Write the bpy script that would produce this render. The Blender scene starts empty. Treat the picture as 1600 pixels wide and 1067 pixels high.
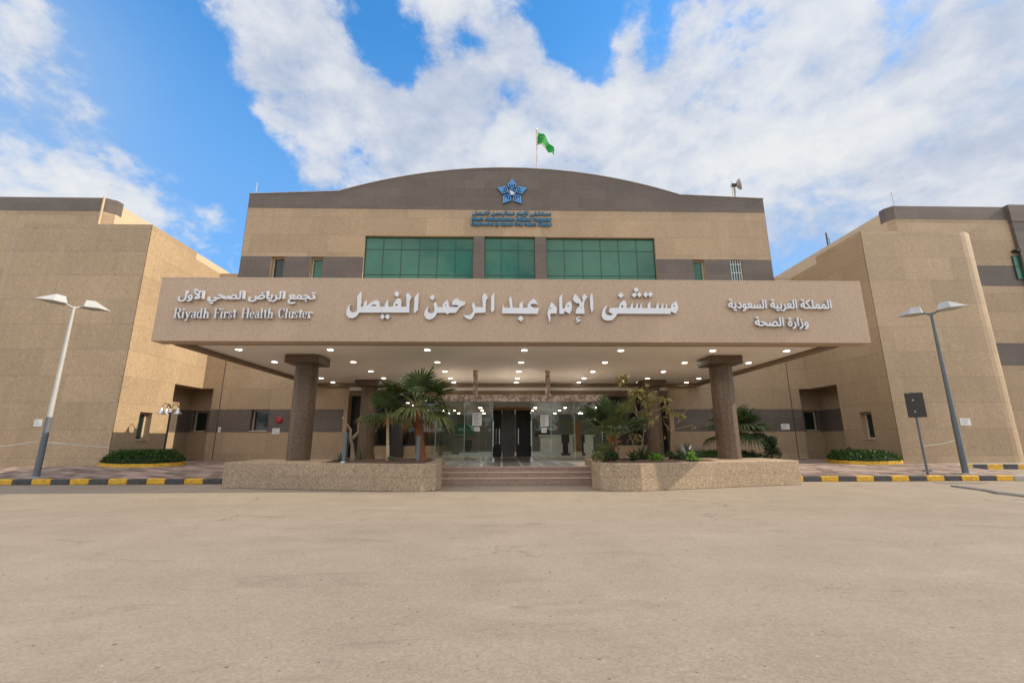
import bpy, math, random
from math import sin, cos, pi, radians, sqrt, exp
from mathutils import Vector, Matrix, geometry
random.seed(7)
R = random.random
def U(a, b): return a + (b - a) * R()
SC = bpy.context.scene
COL = SC.collection

# ------------------------------------------------------------------ camera
F, PITCH, YAW, ROLL, EYE = 689.644, radians(12.6635), radians(1.3445), radians(-0.1212), 1.2
_fw = Vector((sin(YAW) * cos(PITCH), cos(YAW) * cos(PITCH), sin(PITCH)))
_rt0 = Vector((cos(YAW), -sin(YAW), 0)); _up0 = _rt0.cross(_fw)
_rt = _rt0 * cos(ROLL) + _up0 * sin(ROLL); _up = -_rt0 * sin(ROLL) + _up0 * cos(ROLL)
cd = bpy.data.cameras.new('camera'); cam = bpy.data.objects.new('camera', cd); COL.objects.link(cam)
cam.matrix_world = Matrix(((_rt.x, _up.x, -_fw.x, 0), (_rt.y, _up.y, -_fw.y, 0), (_rt.z, _up.z, -_fw.z, EYE), (0, 0, 0, 1)))
cd.sensor_width = 36; cd.lens = F / 1600 * 36; cd.clip_end = 5000; cd.clip_start = 0.05
SC.camera = cam
def ray(px, py): return _fw + _rt * ((px - 800) / F) + _up * ((533.5 - py) / F)
def at(px, py, Y):
    d = ray(px, py); return Vector((0, 0, EYE)) + d * (Y / d.y)
def atz(px, py, Z):
    d = ray(px, py); return Vector((0, 0, EYE)) + d * ((Z - EYE) / d.z)

# ------------------------------------------------------------------ light
SUN_TO = Vector((1.0, -0.035, 0.66)).normalized()
EL = math.asin(SUN_TO.z)
SC.view_settings.view_transform = 'Standard'; SC.view_settings.look = 'None'
SC.view_settings.exposure = 0.43; SC.view_settings.gamma = 1.0
SC.render.engine = 'CYCLES'
SC.cycles.max_bounces = 8; SC.cycles.diffuse_bounces = 4; SC.cycles.transparent_max_bounces = 16
SC.cycles.sample_clamp_indirect = 6
sl = bpy.data.lights.new('sun', 'SUN'); sl.energy = 3.6; sl.angle = radians(0.5); sl.color = (1, 0.86, 0.66)
so = bpy.data.objects.new('sun', sl); COL.objects.link(so); so.rotation_euler = SUN_TO.to_track_quat('Z', 'Y').to_euler(); so.location = (40, 0, 40)

class NT:
    def __init__(s, tree): s.t = tree; s.n = tree.nodes; s.l = tree.links
    def add(s, kind, **kw):
        n = s.n.new(kind)
        for k, v in kw.items():
            if k.startswith('i_'):
                key = k[2:]; key = int(key) if key.isdigit() else key.replace('_', ' ')
                s.put(n, key, v)
            else: setattr(n, k, v)
        return n
    def put(s, n, key, v):
        if hasattr(v, 'is_output'): s.l.new(v, n.inputs[key])
        else: n.inputs[key].default_value = v
    def math(s, op, a, b=0.0, c=None, clamp=False):
        n = s.n.new('ShaderNodeMath'); n.operation = op; n.use_clamp = clamp
        s.put(n, 0, a); s.put(n, 1, b)
        if c is not None: s.put(n, 2, c)
        return n.outputs[0]
    def vec(s, op, a, b=(0, 0, 0)):
        n = s.n.new('ShaderNodeVectorMath'); n.operation = op
        s.put(n, 0, a)
        if op == 'SCALE': s.put(n, 3, b)
        else: s.put(n, 1, b)
        return n.outputs['Value'] if op in ('LENGTH', 'DOT_PRODUCT', 'DISTANCE') else n.outputs[0]
    def noise(s, v, scale, detail=4, rough=0.55, dist=0.0):
        n = s.add('ShaderNodeTexNoise', i_Vector=v, i_Scale=scale, i_Detail=detail, i_Roughness=rough, i_Distortion=dist)
        return n.outputs['Fac']
    def ramp(s, f, pts, interp='LINEAR'):
        n = s.n.new('ShaderNodeValToRGB'); cr = n.color_ramp; cr.interpolation = interp
        while len(cr.elements) < len(pts): cr.elements.new(0.5)
        for e, (p, c) in zip(cr.elements, pts):
            e.position = p; e.color = (c[0], c[1], c[2], 1) if hasattr(c, '__len__') else (c, c, c, 1)
        s.put(n, 0, f); return n.outputs[0]
    def mix(s, f, a, b, mode='MIX'):
        n = s.n.new('ShaderNodeMix'); n.data_type = 'RGBA'; n.blend_type = mode
        s.put(n, 0, f)
        for k, v in ((6, a), (7, b)):
            if not hasattr(v, 'is_output') and len(v) == 3: v = (*v, 1)
            s.put(n, k, v)
        return n.outputs[2]

# ------------------------------------------------------------------ sky
wd = bpy.data.worlds.new('World'); SC.world = wd; wd.use_nodes = True
w = NT(wd.node_tree); w.n.clear()
STR = 0.12
sky = w.add('ShaderNodeTexSky', sky_type='NISHITA', sun_disc=False, sun_elevation=EL,
            sun_rotation=math.atan2(SUN_TO.x, SUN_TO.y), altitude=600, air_density=1.0, dust_density=0.6, ozone_density=2.0)
dirv = w.add('ShaderNodeTexCoord').outputs['Generated']
blue = w.mix(1.0, sky.outputs[0], (0.60, 1.55, 2.05), 'MULTIPLY')
# cloud banks: where in the sky they stand (directions), broken up by noise
CLOUDS = [(0,40,130,.42),(70,120,90,.38),(150,105,35,.34),(165,190,45,.36),(60,330,130,.32),(220,340,110,.34),(200,255,40,.25),
          (440,40,90,.7),(450,130,90,.8),(550,180,110,.8),(660,190,100,.8),(620,130,50,.3),(690,20,45,.6),(770,45,35,.45),(760,125,40,.4),
          (830,160,80,.75),(860,250,130,.85),(700,230,80,.4),(975,70,30,.6),(980,190,90,.7),(1060,220,100,.7),(1120,110,100,.8),(1230,180,110,.9),(1330,130,120,.8),
          (1200,40,120,.6),(1450,70,150,.6),(1430,180,90,.6),(1560,100,130,.6),(1550,300,200,.6),(1350,300,170,.6),(1480,220,120,.4),(1150,280,110,.6),(480,260,50,.3),(290,235,40,.2),(345,5,45,.45)]
HOLES = [(275,80,110,.8),(240,170,110,.6),(330,250,80,.5),(350,190,50,.5),(590,75,60,1.2),(640,105,45,.9),(735,65,30,.5),(905,45,65,1.0),(930,95,45,.6),(1030,70,36,.6),(860,30,50,.4),(410,255,50,.4),(560,245,30,.3),(380,60,24,.3)]
def blobs(lst, p):
    tot = None
    for (x, y, r, a) in lst:
        d = ray(x, y).normalized(); e = ray(x + r, y).normalized(); rr = (d - e).length
        dist = w.vec('DISTANCE', p, tuple(d))
        q = w.math('MULTIPLY', w.math('POWER', w.math('MULTIPLY', dist, 1 / rr), 2.0), -1.0)
        g = w.math('MULTIPLY', w.math('POWER', 2.718, q), a)
        tot = g if tot is None else w.math('ADD', tot, g)
    return tot
wn = w.add('ShaderNodeTexNoise', i_Vector=dirv, i_Scale=4.0, i_Detail=5.0, i_Roughness=0.6)
warp = w.vec('ADD', dirv, w.vec('SCALE', w.vec('SUBTRACT', wn.outputs['Color'], (.5, .5, .5)), 0.10))
warp2 = w.vec('ADD', dirv, w.vec('SCALE', w.vec('SUBTRACT', wn.outputs['Color'], (.5, .5, .5)), 0.05))
f1 = w.noise(w.vec('MULTIPLY', warp2, (1, 1, 1.5)), 5.0, 12, 0.60, 0.15)
f4 = w.noise(w.vec('MULTIPLY', warp2, (1, 1, 1.4)), 17.0, 9, 0.62, 0.2)
f2 = w.noise(warp, 2.2, 3, 0.5)
# unseen sky away from these banks: cloud cover added to fill the front walls
front = w.math('MULTIPLY', w.math('SUBTRACT', w.vec('DOT_PRODUCT', dirv, tuple(_fw)), 0.22), 3.6, clamp=True)
base = w.math('MULTIPLY', w.math('SUBTRACT', f2, 0.25), w.math('SUBTRACT', 1.0, front))
fld = w.math('SUBTRACT', blobs(CLOUDS, warp), blobs(HOLES, warp))
fld = w.math('MAXIMUM', w.math('MINIMUM', fld, 0.80), -0.6)
fld = w.math('ADD', fld, w.math('MULTIPLY', base, 3.0))
den = w.math('ADD', w.math('MULTIPLY', fld, 0.60), w.math('MULTIPLY', w.math('SUBTRACT', f1, 0.5), 1.7))
den = w.math('ADD', den, w.math('MULTIPLY', w.math('SUBTRACT', f4, 0.5), 0.80))
cov = w.ramp(den, [(0.02, 0.0), (0.12, 0.20), (0.24, 0.66), (0.36, 0.94), (0.52, 1.0)])
# thick cores and the bases turn lavender grey, the lit rims stay white
f3 = w.noise(w.vec('ADD', w.vec('MULTIPLY', warp2, (1, 1, 1.8)), (0.02, 0.0, 0.05)), 3.6, 9, 0.58)
thick = w.math('ADD', w.math('MULTIPLY', f3, 0.9), w.math('MULTIPLY', w.math('SUBTRACT', f4, 0.5), 0.35))
thick = w.math('ADD', thick, w.math('MULTIPLY', w.math('SUBTRACT', f1, 0.5), 0.55))
cs = w.ramp(thick, [(0.24, (0.52, 0.60, 0.76)), (0.38, (0.66, 0.72, 0.85)), (0.50, (0.84, 0.87, 0.94)), (0.64, (0.97, 0.975, 0.99))])
# unseen cloud behind the camera, made brighter and warmer to fill the front walls
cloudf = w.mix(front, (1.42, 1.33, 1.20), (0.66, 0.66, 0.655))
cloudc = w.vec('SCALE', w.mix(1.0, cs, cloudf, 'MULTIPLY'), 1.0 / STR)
elv = w.add('ShaderNodeSeparateXYZ', i_0=dirv).outputs[2]
hz = w.ramp(elv, [(0.0, 1.0), (0.45, 0.72), (0.72, 0.0)])
skyc = w.mix(w.math('MULTIPLY', hz, 0.85), blue, tuple(c / STR for c in (0.16, 0.33, 0.62)))
veil = w.math('MULTIPLY', w.math('MINIMUM', blobs([(1560,290,260,.75),(1320,300,220,.75),(1050,290,190,.6),(60,320,200,.35),(10,60,190,.55),(1500,20,150,.4)], warp2), 0.9), w.math('ADD', 0.55, w.math('MULTIPLY', f1, 0.8)), clamp=True)
skyc = w.mix(veil, skyc, tuple(c / STR for c in (0.30, 0.40, 0.56)))
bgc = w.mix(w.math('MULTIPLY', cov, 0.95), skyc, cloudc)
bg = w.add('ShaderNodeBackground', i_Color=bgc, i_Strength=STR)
w.l.new(bg.outputs[0], w.add('ShaderNodeOutputWorld').inputs[0])

# ------------------------------------------------------------------ object helpers
def tag(o, label=None, cat=None, group=None, kind=None):
    if label: o['label'] = label
    if cat: o['category'] = cat
    if group: o['group'] = group
    if kind: o['kind'] = kind
    return o
def thing(name, loc, label, cat, group=None):
    o = bpy.data.objects.new(name, None); COL.objects.link(o); o.location = loc; o.empty_display_size = 0.2
    return tag(o, label, cat, group)
def origin(o):
    v = Vector((0, 0, 0))
    while o is not None: v += o.location; o = o.parent
    return v
class MB:
    def __init__(s): s.v = []; s.f = []; s.m = []
    def face(s, pts, m=0):
        i = len(s.v); s.v += [tuple(p) for p in pts]; s.f.append(tuple(range(i, i + len(pts)))); s.m.append(m); return s
    def box(s, x0, x1, y0, y1, z0, z1, m=0, skip=''):
        a = [(x0,y0,z0),(x1,y0,z0),(x1,y1,z0),(x0,y1,z0),(x0,y0,z1),(x1,y0,z1),(x1,y1,z1),(x0,y1,z1)]
        i = len(s.v); s.v += a
        for k, f in (('b',(0,3,2,1)),('t',(4,5,6,7)),('f',(0,1,5,4)),('r',(1,2,6,5)),('k',(2,3,7,6)),('l',(3,0,4,7))):
            if k not in skip: s.f.append(tuple(i + j for j in f)); s.m.append(m)
        return s
    def prism(s, plan, z0, z1, m=0, caps=True, mt=None):
        """plan: counter-clockwise xy; z0/z1 numbers or functions of (x,y)"""
        g = lambda z, p: z(*p) if callable(z) else z
        n = len(plan); i = len(s.v)
        s.v += [(p[0], p[1], g(z0, p)) for p in plan] + [(p[0], p[1], g(z1, p)) for p in plan]
        for k in range(n):
            j = (k + 1) % n; s.f.append((i + k, i + j, i + n + j, i + n + k)); s.m.append(m)
        if caps:
            s.f.append(tuple(i + n + k for k in range(n))); s.m.append(m if mt is None else mt)
            s.f.append(tuple(i + k for k in reversed(range(n)))); s.m.append(m)
        return s
    def frontpoly(s, poly, y0, y1, m=0):
        """poly: (x,z) counter-clockwise seen from the street, extruded from y0 back to y1"""
        n = len(poly); i = len(s.v)
        s.v += [(p[0], y0, p[1]) for p in poly] + [(p[0], y1, p[1]) for p in poly]
        s.f.append(tuple(i + k for k in range(n))); s.m.append(m)
        s.f.append(tuple(i + n + k for k in reversed(range(n)))); s.m.append(m)
        for k in range(n):
            j = (k + 1) % n; s.f.append((i + j, i + k, i + n + k, i + n + j)); s.m.append(m)
        return s
    def tube(s, pts, rad, n=8, m=0, cap=True):
        pts = [Vector(p) for p in pts]; rads = rad if hasattr(rad, '__len__') else [rad] * len(pts)
        rings = []
        ref = None
        for k, p in enumerate(pts):
            d = (pts[min(k + 1, len(pts) - 1)] - pts[max(k - 1, 0)]).normalized()
            if ref is None or abs(ref.dot(d)) > .98: ref = Vector((0, 1, 0)) if abs(d.y) < .9 else Vector((1, 0, 0))
            a = d.cross(ref).normalized(); b = a.cross(d).normalized(); ref = b
            i = len(s.v)
            s.v += [tuple(p + (a * cos(2*pi*q/n) + b * sin(2*pi*q/n)) * rads[k]) for q in range(n)]
            rings.append(i)
        for k in range(len(rings) - 1):
            for q in range(n):
                r = (q + 1) % n
                s.f.append((rings[k] + q, rings[k] + r, rings[k+1] + r, rings[k+1] + q)); s.m.append(m)
        if cap:
            s.f.append(tuple(rings[0] + q for q in reversed(range(n)))); s.m.append(m)
            s.f.append(tuple(rings[-1] + q for q in range(n))); s.m.append(m)
        return s
    def lathe(s, c, prof, n=16, m=0, axis=None, rot0=0.0):
        c = Vector(c); ax = Vector(axis or (0, 0, 1)).normalized()
        a = ax.orthogonal().normalized() if axis else Vector((1, 0, 0)); b = ax.cross(a)
        rings = []
        for (r, h) in prof:
            i = len(s.v); s.v += [tuple(c + ax * h + (a * cos(rot0 + 2*pi*q/n) + b * sin(rot0 + 2*pi*q/n)) * r) for q in range(n)]; rings.append(i)
        for k in range(len(rings) - 1):
            for q in range(n):
                r = (q + 1) % n; s.f.append((rings[k]+q, rings[k]+r, rings[k+1]+r, rings[k+1]+q)); s.m.append(m)
        s.f.append(tuple(rings[0] + q for q in reversed(range(n)))); s.m.append(m)
        s.f.append(tuple(rings[-1] + q for q in range(n))); s.m.append(m)
        return s
    def build(s, name, mats, parent=None, smooth=False, bevel=0.0, recalc=False):
        org = origin(parent) if parent is not None else Vector((0, 0, 0))
        me = bpy.data.meshes.new(name)
        me.from_pydata([tuple(Vector(p) - org) for p in s.v], [], s.f)
        for mm in (mats if isinstance(mats, (list, tuple)) else [mats]): me.materials.append(mm)
        for p, k in zip(me.polygons, s.m): p.material_index = k; p.use_smooth = smooth
        o = bpy.data.objects.new(name, me); COL.objects.link(o)
        if parent is not None: o.parent = parent
        if bevel:
            b = o.modifiers.new('bevel', 'BEVEL'); b.width = bevel; b.segments = 2; b.limit_method = 'ANGLE'
        return o
    def build_at_base(s, name, mats, loc, **kw):
        o = s.build(name, mats, **kw); loc = Vector(loc)
        for v in o.data.vertices: v.co -= loc
        o.location = loc; return o
def part(name, mats, parent, fn, **kw):
    m = MB(); fn(m); return m.build(name, mats, parent, **kw)
def copy_tree(o, parent=None):
    c = o.copy(); COL.objects.link(c)
    if parent is not None: c.parent = parent
    for ch in list(o.children): copy_tree(ch, c)
    return c

# ------------------------------------------------------------------ materials
def new_mat(name):
    m = bpy.data.materials.new(name); m.use_nodes = True; t = NT(m.node_tree); t.n.clear()
    o = t.add('ShaderNodeOutputMaterial'); b = t.add('ShaderNodeBsdfPrincipled'); t.l.new(b.outputs[0], o.inputs[0])
    return m, t, b, o
def pos(t): return t.add('ShaderNodeNewGeometry').outputs['Position']
def bump(t, b, h, strength, dist=0.01):
    n = t.add('ShaderNodeBump', i_Height=h, i_Strength=strength, i_Distance=dist); t.l.new(n.outputs[0], b.inputs['Normal'])
def plain(name, c, rough=0.5, metal=0.0, var=0.12, scale=3.0, spec=0.5, bmp=0.0):
    m, t, b, o = new_mat(name); p = pos(t)
    n1 = t.noise(p, scale, 5); n2 = t.noise(p, scale * 14, 3)
    f = t.math('ADD', t.math('MULTIPLY', n1, 0.65), t.math('MULTIPLY', n2, 0.35))
    col = t.ramp(f, [(0.3, tuple(x * (1 - var) for x in c)), (0.7, tuple(min(1, x * (1 + var)) for x in c))])
    t.l.new(col, b.inputs['Base Color']); b.inputs['Roughness'].default_value = rough; b.inputs['Metallic'].default_value = metal
    b.inputs['Specular IOR Level'].default_value = spec
    t.l.new(t.math('ADD', t.math('MULTIPLY', n2, 0.15), rough - 0.07), b.inputs['Roughness'])
    if bmp: bump(t, b, n2, bmp)
    return m
def stone(name, dark, mid, light, ph=0.95, pw=1.9, rough=0.6, speck=17.0, joint=0.62, var=0.10, contrast=1.0, off=0.3, fleck=0.6):
    """speckled granite cladding in big panels with thin joints, a different tone per panel"""
    m, t, b, o = new_mat(name); p = pos(t)
    s = t.add('ShaderNodeSeparateXYZ', i_0=p)
    z = t.math('DIVIDE', t.math('ADD', s.outputs[2], off), ph); row = t.math('FLOOR', z); fz = t.math('FRACT', z)
    u = t.math('ADD', t.math('DIVIDE', t.math('ADD', s.outputs[0], t.math('MULTIPLY', s.outputs[1], 1.03)), pw), t.math('MULTIPLY', row, 0.5))
    fu = t.math('FRACT', u)
    cell = t.add('ShaderNodeCombineXYZ', i_0=t.math('FLOOR', u), i_1=row)
    wn_ = t.add('ShaderNodeTexWhiteNoise', i_Vector=cell.outputs[0]).outputs[0]
    jz = t.math('LESS_THAN', t.math('ABSOLUTE', t.math('SUBTRACT', fz, 0.5)), 0.5 - 0.007 / ph)
    ju = t.math('LESS_THAN', t.math('ABSOLUTE', t.math('SUBTRACT', fu, 0.5)), 0.5 - 0.003 / pw)
    ok = t.math('MULTIPLY', jz, t.math('ADD', t.math('MULTIPLY', ju, 0.6), 0.4))
    n1 = t.noise(p, speck, 5, 0.75); n2 = t.noise(p, speck * 3.1, 2, 0.6)
    sp = t.math('ADD', t.math('MULTIPLY', n1, 0.6), t.math('MULTIPLY', n2, 0.4))
    sp = t.math('ADD', t.math('MULTIPLY', t.math('SUBTRACT', sp, 0.5), contrast), 0.5)
    col = t.ramp(sp, [(0.36, dark), (0.5, mid), (0.66, light)])
    # single light and dark crystals
    vc = t.add('ShaderNodeTexVoronoi', i_Vector=p, i_Scale=speck * 0.85); vr = t.add('ShaderNodeSeparateXYZ', i_0=vc.outputs['Color']).outputs[0]
    near = t.math('LESS_THAN', vc.outputs['Distance'], 0.42)
    col = t.mix(t.math('MULTIPLY', t.math('MULTIPLY', t.math('GREATER_THAN', vr, 0.93), near), fleck), col, tuple(min(.8, x * 1.25) for x in light))
    col = t.mix(t.math('MULTIPLY', t.math('MULTIPLY', t.math('LESS_THAN', vr, 0.09), near), fleck), col, tuple(x * .55 for x in dark))
    # weathering: streaks running down and big soft stains
    st = t.noise(t.vec('MULTIPLY', p, (1.6, 1.6, 0.16)), 2.2, 5, 0.6)
    bg_ = t.noise(p, 0.45, 4, 0.6)
    tone = t.math('ADD', 1.0 - var * 1.5, t.math('MULTIPLY', wn_, var))
    tone = t.math('ADD', tone, t.math('MULTIPLY', st, var * 1.2)); tone = t.math('ADD', tone, t.math('MULTIPLY', bg_, var * 1.2))
    tone = t.math('MULTIPLY', tone, t.math('ADD', joint, t.math('MULTIPLY', ok, 1 - joint)))
    col = t.vec('SCALE', col, tone)
    t.l.new(col, b.inputs['Base Color']); b.inputs['Specular IOR Level'].default_value = 0.35
    t.l.new(t.math('ADD', rough - 0.1, t.math('MULTIPLY', n1, 0.2)), b.inputs['Roughness'])
    bump(t, b, t.math('ADD', t.math('MULTIPLY', ok, 0.6), t.math('MULTIPLY', n1, 0.25)), 0.18, 0.010)
    return m
M = {}
M['granite'] = stone('beige granite', (0.27, 0.19, 0.112), (0.372, 0.271, 0.168), (0.46, 0.35, 0.235), speck=22, var=.19, joint=.66, fleck=.45)
M['fascia'] = stone('pinkish granite', (0.34, 0.245, 0.17), (0.45, 0.335, 0.238), (0.53, 0.41, 0.305), speck=27, ph=1.75, pw=3.1, off=-3.6, joint=.74, var=.10, fleck=.22)
M['planter'] = stone('speckled planter granite', (0.19, 0.135, 0.09), (0.34, 0.255, 0.17), (0.48, 0.385, 0.275), ph=0.33, pw=1.5, speck=26, contrast=1.35, off=0.0, joint=.75)
M['darkstone'] = stone('dark brown granite', (0.090, 0.071, 0.058), (0.122, 0.098, 0.081), (0.155, 0.127, 0.108), ph=0.5, pw=0.95, joint=0.80, var=0.20, rough=0.5, fleck=.3)
M['column'] = stone('dark column granite', (0.065, 0.043, 0.028), (0.118, 0.080, 0.053), (0.165, 0.120, 0.085), ph=9, pw=40, speck=22, joint=1.0, rough=0.38, contrast=1.3)
M['paint'] = plain('sand coloured render', (0.56, 0.42, 0.27), 0.8, var=0.08, scale=1.2)
M['soffit'] = plain('off white ceiling paint', (0.84, 0.79, 0.73), 0.55, var=0.06, scale=0.7)
M['beam'] = plain('brown painted beam', (0.20, 0.14, 0.09), 0.7, var=0.15, scale=2)
M['white'] = plain('white letter enamel', (0.66, 0.68, 0.71), 0.3, var=0.04, scale=4)
M['letterside'] = plain('grey letter return', (0.42, 0.40, 0.40), 0.5, var=0.1)
M['blue'] = plain('blue letter enamel', (0.09, 0.34, 0.74), 0.35, var=0.1)
M['bluedark'] = plain('dark blue letter return', (0.015, 0.08, 0.22), 0.4, var=0.1)
M['teal'] = plain('teal blue letter enamel', (0.012, 0.13, 0.24), 0.4, var=0.1)
M['frame'] = plain('beige aluminium frame', (0.50, 0.41, 0.30), 0.45, var=0.08)
M['darkframe'] = plain('dark aluminium', (0.03, 0.028, 0.026), 0.4, var=0.15)
M['mullion'] = plain('thin dark green joint', (0.012, 0.05, 0.035), 0.4)
M['steel'] = plain('brushed steel', (0.55, 0.55, 0.55), 0.3, metal=0.9, var=0.1, scale=9)
M['lampmetal'] = plain('pale painted lamp metal', (0.41, 0.41, 0.39), 0.45, var=0.08)
M['polegrey'] = plain('blue grey pole paint', (0.11, 0.13, 0.145), 0.5, var=0.15)
M['black'] = plain('black paint', (0.012, 0.011, 0.010), 0.5, var=0.25)
M['kerbblack'] = plain('scuffed black kerb paint', (0.058, 0.055, 0.057), 0.7, var=0.6, scale=9, bmp=.4)
M['yellow'] = plain('scuffed yellow kerb paint', (0.60, 0.345, 0.022), 0.65, var=0.42, scale=9, bmp=.4)
M['kerbbare'] = plain('bare concrete kerb', (0.36, 0.33, 0.30), 0.85, var=0.25, scale=6, bmp=.4)
M['step'] = stone('reddish step granite', (0.20, 0.125, 0.092), (0.32, 0.222, 0.172), (0.42, 0.305, 0.245), ph=30, pw=1.4, speck=30, joint=.8, rough=.5, off=9)
M['lit_tread'] = plain('pale step nosing', (0.46, 0.33, 0.27), 0.5, var=.15, scale=6)  # lighter copy of the step granite: lit treads painted into the colour
M['trim'] = plain('grey lamp trim', (0.45, 0.43, 0.40), 0.5)
M['soil'] = plain('dry brown soil', (0.10, 0.055, 0.032), 0.95, var=0.5, scale=9, bmp=.8)
M['paper'] = plain('white printed sheet', (0.72, 0.72, 0.70), 0.6, var=0.05)
M['ink'] = plain('grey print', (0.22, 0.25, 0.30), 0.6)
M['redp'] = plain('red plastic', (0.42, 0.02, 0.02), 0.4)
M['flag'] = plain('green flag cloth', (0.0, 0.26, 0.035), 0.75, var=0.15, scale=5)
M['flagscript'] = plain('faded flag print', (0.20, 0.42, 0.22), 0.75)
M['flagedge'] = plain('pale flag cord', (0.60, 0.58, 0.35), 0.7)
M['dish'] = plain('weathered dish', (0.34, 0.30, 0.26), 0.6, var=0.2, scale=4)
M['hose'] = plain('pale hose', (0.45, 0.47, 0.42), 0.6)
M['greenmat'] = plain('green plastic mat', (0.025, 0.12, 0.065), 0.7)
M['trunkpale'] = plain('pale thin palm stem', (0.42, 0.33, 0.22), 0.8, var=0.25, scale=14, bmp=.5)
M['trunkred'] = plain('rusty palm fibre', (0.27, 0.105, 0.045), 0.9, var=0.45, scale=18, bmp=1)
M['bark'] = plain('greyish bark', (0.27, 0.20, 0.13), 0.85, var=0.25, scale=16, bmp=.6)
M['wood'] = plain('brown wood', (0.30, 0.15, 0.06), 0.5, var=0.2, scale=6)
M['lobbywall'] = plain('lobby wall', (0.155, 0.16, 0.135), 0.6, var=0.08)
M['granitegrey'] = stone('grey polished granite', (0.05, 0.047, 0.043), (0.12, 0.11, 0.10), (0.22, 0.205, 0.19), ph=3.0, pw=6, speck=34, rough=.25, joint=1.0, contrast=1.4)
M['pole'] = plain('white flagpole', (0.60, 0.50, 0.44), 0.5)
def leafmat(name, c1, c2, trans=0.25):
    m, t, b, o = new_mat(name); p = pos(t)
    n = t.noise(p, 7.0, 3); rnd = t.noise(p, 60.0, 1)
    f = t.math('ADD', t.math('MULTIPLY', n, 0.6), t.math('MULTIPLY', rnd, 0.4))
    col = t.ramp(f, [(0.32, c1), (0.68, c2)])
    t.l.new(col, b.inputs['Base Color']); b.inputs['Roughness'].default_value = 0.5; b.inputs['Specular IOR Level'].default_value = 0.3
    tr = t.add('ShaderNodeBsdfTranslucent', i_Color=col); mx = t.add('ShaderNodeMixShader', i_0=trans)
    t.l.new(b.outputs[0], mx.inputs[1]); t.l.new(tr.outputs[0], mx.inputs[2]); t.l.new(mx.outputs[0], o.inputs[0])
    return m
M['palm'] = leafmat('palm leaf', (0.030, 0.055, 0.018), (0.085, 0.125, 0.040))
M['palmlow'] = leafmat('yellow green palm leaf', (0.085, 0.105, 0.030), (0.19, 0.20, 0.075))
M['petiole'] = leafmat('palm petiole', (0.13, 0.16, 0.045), (0.26, 0.24, 0.10), .1)
M['drypalm'] = leafmat('dry palm fibre', (0.25, 0.13, 0.055), (0.42, 0.25, 0.12))
M['hedge'] = leafmat('clipped hedge leaf', (0.018, 0.05, 0.008), (0.055, 0.12, 0.02))
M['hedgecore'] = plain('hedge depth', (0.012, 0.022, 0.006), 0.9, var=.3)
M['shrub'] = leafmat('dark shrub leaf', (0.02, 0.045, 0.015), (0.06, 0.10, 0.035))
M['bright'] = leafmat('fresh green leaf', (0.06, 0.15, 0.015), (0.16, 0.30, 0.03))
M['yellowleaf'] = leafmat('yellowing leaf', (0.17, 0.15, 0.045), (0.36, 0.30, 0.11))
M['agave'] = leafmat('grey green agave leaf', (0.03, 0.065, 0.045), (0.09, 0.14, 0.10), .08)
M['agavepale'] = leafmat('pale agave leaf', (0.45, 0.42, 0.36), (0.62, 0.58, 0.52), .1)

def glassmat(name, tint, refl=0.08, rough=0.02, alpha=0.75):
    """thin glass: tinted see-through mixed with a fresnel mirror"""
    m, t, b, o = new_mat(name)
    tr = t.add('ShaderNodeBsdfTransparent', i_Color=(*tint, 1)); gl = t.add('ShaderNodeBsdfGlossy', i_Color=(0.9, 0.95, 0.93, 1), i_Roughness=rough)
    fr = t.add('ShaderNodeFresnel', i_IOR=1.52)
    f = t.math('ADD', t.math('MULTIPLY', fr.outputs[0], 1.05), refl, clamp=True)
    mx = t.add('ShaderNodeMixShader', i_0=f); t.l.new(tr.outputs[0], mx.inputs[1]); t.l.new(gl.outputs[0], mx.inputs[2]); t.l.new(mx.outputs[0], o.inputs[0])
    return m
M['clear'] = glassmat('clear shopfront glass', (0.84, 0.91, 0.87), 0.015)
M['smoked'] = glassmat('smoked glass', (0.16, 0.155, 0.15), 0.03)
m, t, b, o = new_mat('green reflective glass'); p = pos(t)
col = t.ramp(t.noise(p, 0.35, 3), [(0.35, (0.022, 0.105, 0.066)), (0.65, (0.045, 0.17, 0.112))])
t.l.new(col, b.inputs['Base Color']); b.inputs['Roughness'].default_value = 0.05; b.inputs['IOR'].default_value = 1.5; b.inputs['Specular IOR Level'].default_value = 0.45
bump(t, b, t.noise(p, 0.9, 3), 0.12, 0.06)
M['green'] = m
M['glassedge'] = plain('pale green glass edge', (0.30, 0.42, 0.36), 0.25)
m, t, b, o = new_mat('dark window glass'); b.inputs['Base Color'].default_value = (0.012, 0.022, 0.018, 1); b.inputs['Roughness'].default_value = 0.06
bump(t, b, t.noise(pos(t), 1.4, 2), 0.04, 0.05); M['darkglass'] = m
def emit(name, c, s):
    m, t, b, o = new_mat(name); e = t.add('ShaderNodeEmission', i_Color=(*c, 1), i_Strength=s); t.l.new(e.outputs[0], o.inputs[0]); return m
M['lamp'] = emit('lit downlight', (1.0, 0.90, 0.76), 14.0)

M['lobbylamp'] = emit('lit lobby lamp', (1.0, 0.93, 0.82), 70.0)
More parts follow.
